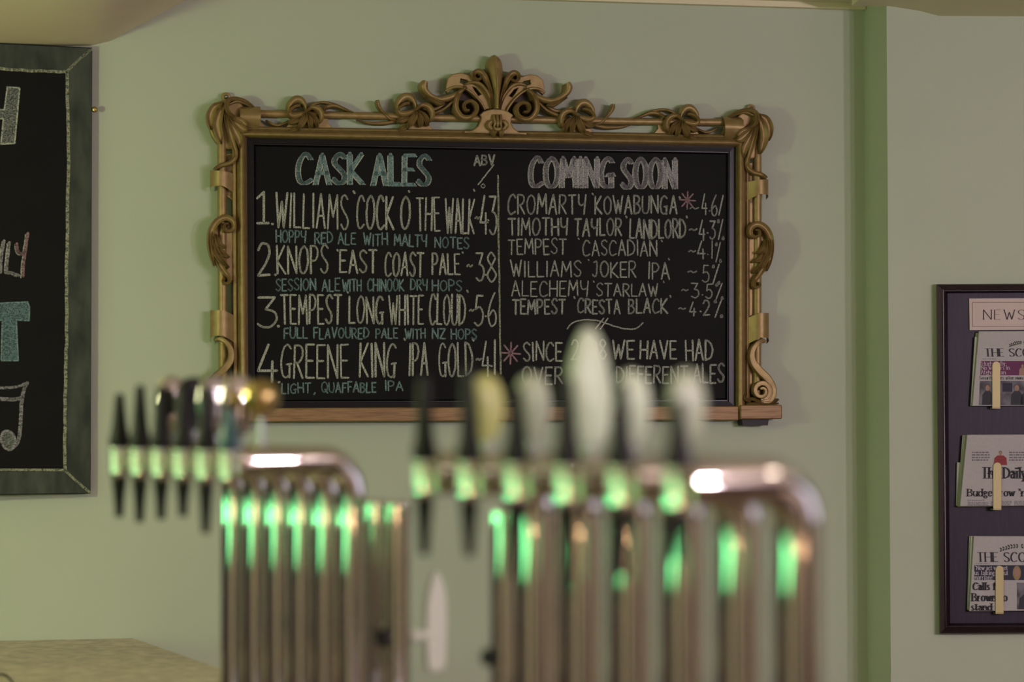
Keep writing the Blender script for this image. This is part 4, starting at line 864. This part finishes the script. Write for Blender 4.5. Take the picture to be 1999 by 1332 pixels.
# local x along the row, local y = to the customer side (away from the taps)
b = MB(); b.box(-.26, 3.2, -.34, .36, zc - .045, zc); o = b.build('bar_top', M['bar_wood'], bar); mm = o.modifiers.new('b', 'BEVEL'); mm.width = .012; mm.segments = 3
b = MB(); b.box(-.2, 3.1, -.05, .28, 0, zc - .045); b.build('bar_front', M['bar_wood'], bar)
tr = MB(); tr.box(-.1, 1.35, -.31, -.075, .0005, .012); tr.box(-.09, 1.34, -.30, -.085, .0, .002)
for k in range(28): tr.box(-.09 + k * .051, -.07 + k * .051, -.30, -.085, .012, .014)
tro = tr.build('drip_tray', M['chrome']); tro.location = (bo0.x, bo0.y, zc); tro.rotation_euler = bar.rotation_euler; tag(tro, 'long slotted steel drip tray on the bar below the black tap spouts', 'drip tray')

ZA = 1.514; PR = .0238
ROWS = {'L': (1.514, .0238), 'R': (1.506, .0310)}
cache = {}
def cached(key, fn):
    if key not in cache: cache[key] = fn()
    return cache[key]
def pipe_mesh(L, key):
    ZA, PR = ROWS[key]
    def f():
        b = MB(); R_ = .055; pts = [(0, 0, .012)] + [(0, 0, .1 * k) for k in range(1, 5)] + [(0, 0, ZA - zc - R_)]
        for k in range(1, 9):
            a = k / 8 * PI / 2; pts.append((-R_ + R_ * math.cos(a), 0, ZA - zc - R_ + R_ * math.sin(a)))
        pts.append((-L + .01, 0, ZA - zc)); b.tube(pts, PR, 28); return b.mesh('pipe')
    return cached(('pipe', key), f)
def flange_mesh():
    b = MB(); b.lathe([(.042, 0), (.042, .004), (.038, .008), (.031, .014), (.029, .03)], 28); return b.mesh('base_flange')
def body_mesh():
    b = MB(); b.lathe([(.0115, -.036), (.0160, -.032), (.0170, -.026), (.0170, .010), (.0180, .012), (.0180, .017), (.0145, .019)], 24)
    b.tube([(.035, 0, 0), (.01, 0, 0)], [.0165, .0115], 20); b.lathe([(.0225, .035), (.0225, .045)], 24, mtx=Matrix.Rotation(PI / 2, 4, 'Y')); return b.mesh('tap_body')
def handle_mesh(h):
    b = MB(); b.lathe([(.0130, 0), (.0175, .003), (.0180, .014), (.0160, .024), (.0135, .036), (.0110, h * .62), (.0085, h * .92), (.0065, h * .99), (.001, h)], 20); return b.mesh('tap_handle')
def spout_mesh(h):
    b = MB(); b.lathe([(.0066, -h), (.0072, -h + .003), (.0090, -h * .6), (.0110, -h * .3), (.0135, -.006), (.0120, 0)], 18); return b.mesh('spout')
def badge_mesh(kind):
    b = MB()
    if kind == 'ball': b.lathe([(.003, .042)] + [(.027 * math.cos(a), .070 + .027 * math.sin(a)) for a in [-1.45 + k * .29 for k in range(11)]], 28)
    elif kind == 'bottle':
        b.lathe([(.018, .012), (.026, .03), (.030, .06), (.029, .09), (.024, .125), (.017, .152), (.009, .168), (.002, .172)], 28, mtx=Matrix.Diagonal((1, .5, 1, 1)))
    elif kind == 'round':
        b.lathe([(.002, -.006), (.030, -.006), (.034, -.003), (.034, .003), (.030, .006), (.002, .006)], 32, mtx=Matrix.Translation((0, 0, .062)) @ Matrix.Rotation(PI / 2, 4, 'X') @ Matrix.Diagonal((.80, 1.2, 1.6, 1)))
    else:
        b.lathe([(.010, .012), (.018, .024), (.025, .045), (.027, .065), (.024, .085), (.016, .100), (.004, .106)], 28, mtx=Matrix.Diagonal((1, .45, 1, 1)))
    return b.mesh('badge')
def stem_mesh():
    b = MB(); b.lathe([(.011, -.004), (.011, .004), (.006, .006), (.005, .046)], 16); return b.mesh('badge_stem')

def font(base, L, key, label, group, hz, sz, bk, bm, bpos, handle_mat='plastic', front=False, bs=1.0):
    ZA, PR = ROWS[key]
    e = thing('beer_font', (base.x, base.y, zc), math.atan2(-TAPD.y, -TAPD.x), label, 'beer font', group)   # local +x = away from the taps
    P_ = lambda n, me, m, par=e, loc=(0, 0, 0), lab=None: (lambda o: (setattr(o, 'location', loc), o)[1])(mesh_obj(n, me, M[m], par, lab))
    P_('base_flange', cached('fl', flange_mesh), 'chrome'); P_('pipe', pipe_mesh(L, key), 'chrome')
    tb = P_('tap_body', cached('tb', body_mesh), 'chrome', loc=(-L, 0, ZA - zc))
    P_('tap_handle', handle_mesh(hz), handle_mat, tb, (0, 0, .019)); sp_ = P_('spout', spout_mesh(sz), 'plastic', tb, (0, 0, -.034)) if sz else None
    if bk:
        bo = mesh_obj('badge', badge_mesh(bk), M[bm], e); bo.location = (-L * bpos, 0, ZA - zc + PR); bo.scale = (bs * (1.3 if bk == 'bottle' else 1.12), bs, bs)
        st = P_('badge_stem', cached('st', stem_mesh), 'chrome', e, (-L * bpos, 0, ZA - zc + PR))
    return e
posn = ['furthest', 'second furthest', 'third furthest', 'third nearest', 'second nearest', 'nearest']
lefts = [(.092, .068, 'oval', 'chrome', 'oval chrome badge'), (.106, .074, 'round', 'plastic', 'oval black badge'), (.105, .066, 'oval', 'steel', 'oval steel badge'),
         (.100, .058, 'oval', 'chrome', 'bright chrome badge'), (.100, .082, 'ball', 'brass', 'brass ball badge'), (.066, 0, None, None, 'no badge and no spout')]
for i, (h, s, bk, bm, bt) in enumerate(lefts):
    base = Vector((-.4947, 4.30, 0)) + Vector((.0462, -.070, 0)) * i
    font(base, .222, 'L', f'chrome beer font with {bt}, {posn[i]} in the left row', 'chrome beer fonts in the left row', h, s, bk, bm, .55, bs=1.12, handle_mat='teal' if i == 5 else 'plastic')
rights = [(.105, .082, 'oval', 'lime', 'yellow-green oval badge'), (.118, .078, 'oval', 'cream', 'cream oval badge'), (.088, .100, 'bottle', 'pale_green', 'tall pale green bottle shaped badge'),
          (.100, .110, 'oval', 'pale_green', 'pale green oval badge'), (.092, .085, 'oval', 'cream2', 'dull cream oval badge'), (.070, .060, None, None, 'no badge')]
for i, (h, s, bk, bm, bt) in enumerate(rights):
    base = Vector((.030, 3.55, 0)) + Vector((.0654, -.10, 0)) * i
    font(base, .188, 'R', f'chrome beer font with {bt}, {posn[i]} in the right row', 'chrome beer fonts in the right row', h + .014, s, bk, bm, .36 if i == 2 else .44, bs=1.0 if i == 2 else 1.04)

# straight soda towers with white levers
def tower(px, depth, label, spacing, lev):
    p0 = at(px, 1000, depth)
    e = thing('soda_tower', (p0.x, p0.y, zc), math.atan2(-TAPD.y, -TAPD.x), label, 'drink tower')
    for k in (0, 1):
        b = MB(); b.lathe([(.030, 0), (.030, .006), (.0215, .012), (.0215, 1.437 - zc), (.0195, 1.441 - zc), (.012, 1.443 - zc)], 28, c=(0, -spacing * k, 0)); b.build('column', M['chrome'], e)
    zt = lev[1]
    y = -spacing * lev[0]; xr = lev[2]
    b = MB(); b.tube([(.018, y, zt - zc), (xr * .6, y, zt - zc), (xr, y, zt - zc)], [.0085, .0085, .0075], 14); b.lathe([(.0125, 0), (.0125, .012)], 18, mtx=Matrix.Translation((.022, y, zt - zc)) @ Matrix.Rotation(PI / 2, 4, 'Y')); b.build('nozzle', M['white_pl'], e)
    b = MB(); b.lathe([(.013, 0), (.015, .006), (.013, .018)], 18, mtx=Matrix.Translation((-.018, y, zt - zc)) @ Matrix.Rotation(-PI / 2, 4, 'Y')); b.build('cap', M['plastic'], e)
    b = MB(); h0, h1 = -.062, .108
    prof_ = [(-.014, h0), (-.019, h0 + .01), (-.021, 0), (-.020, .05), (-.012, .085), (-.002, h1), (.006, h1 - .004), (.017, .080), (.021, .055), (.021, 0), (.019, h0 + .01), (.012, h0)]
    n = len(prof_); vs = [(xr + a, y - .006, zt - zc + c) for a, c in prof_] + [(xr + a, y + .006, zt - zc + c) for a, c in prof_]
    b.add(vs, [tuple(range(n)), tuple(reversed(range(n, 2 * n)))] + [(i, (i + 1) % n, n + (i + 1) % n, n + i) for i in range(n)]); o = b.build('lever', M['white_pl'], e, label='white plastic lever'); mm = o.modifiers.new('b', 'BEVEL'); mm.width = .003; mm.segments = 2
    return e
tower(733, 4.12, 'pair of straight flat-topped chrome columns with a white lever, between the two font rows', .070, (1, 1.215, .075))
tower(984, 3.75, 'pair of straight chrome columns with white lever behind the right font row', .120, (0, 1.215, .064))
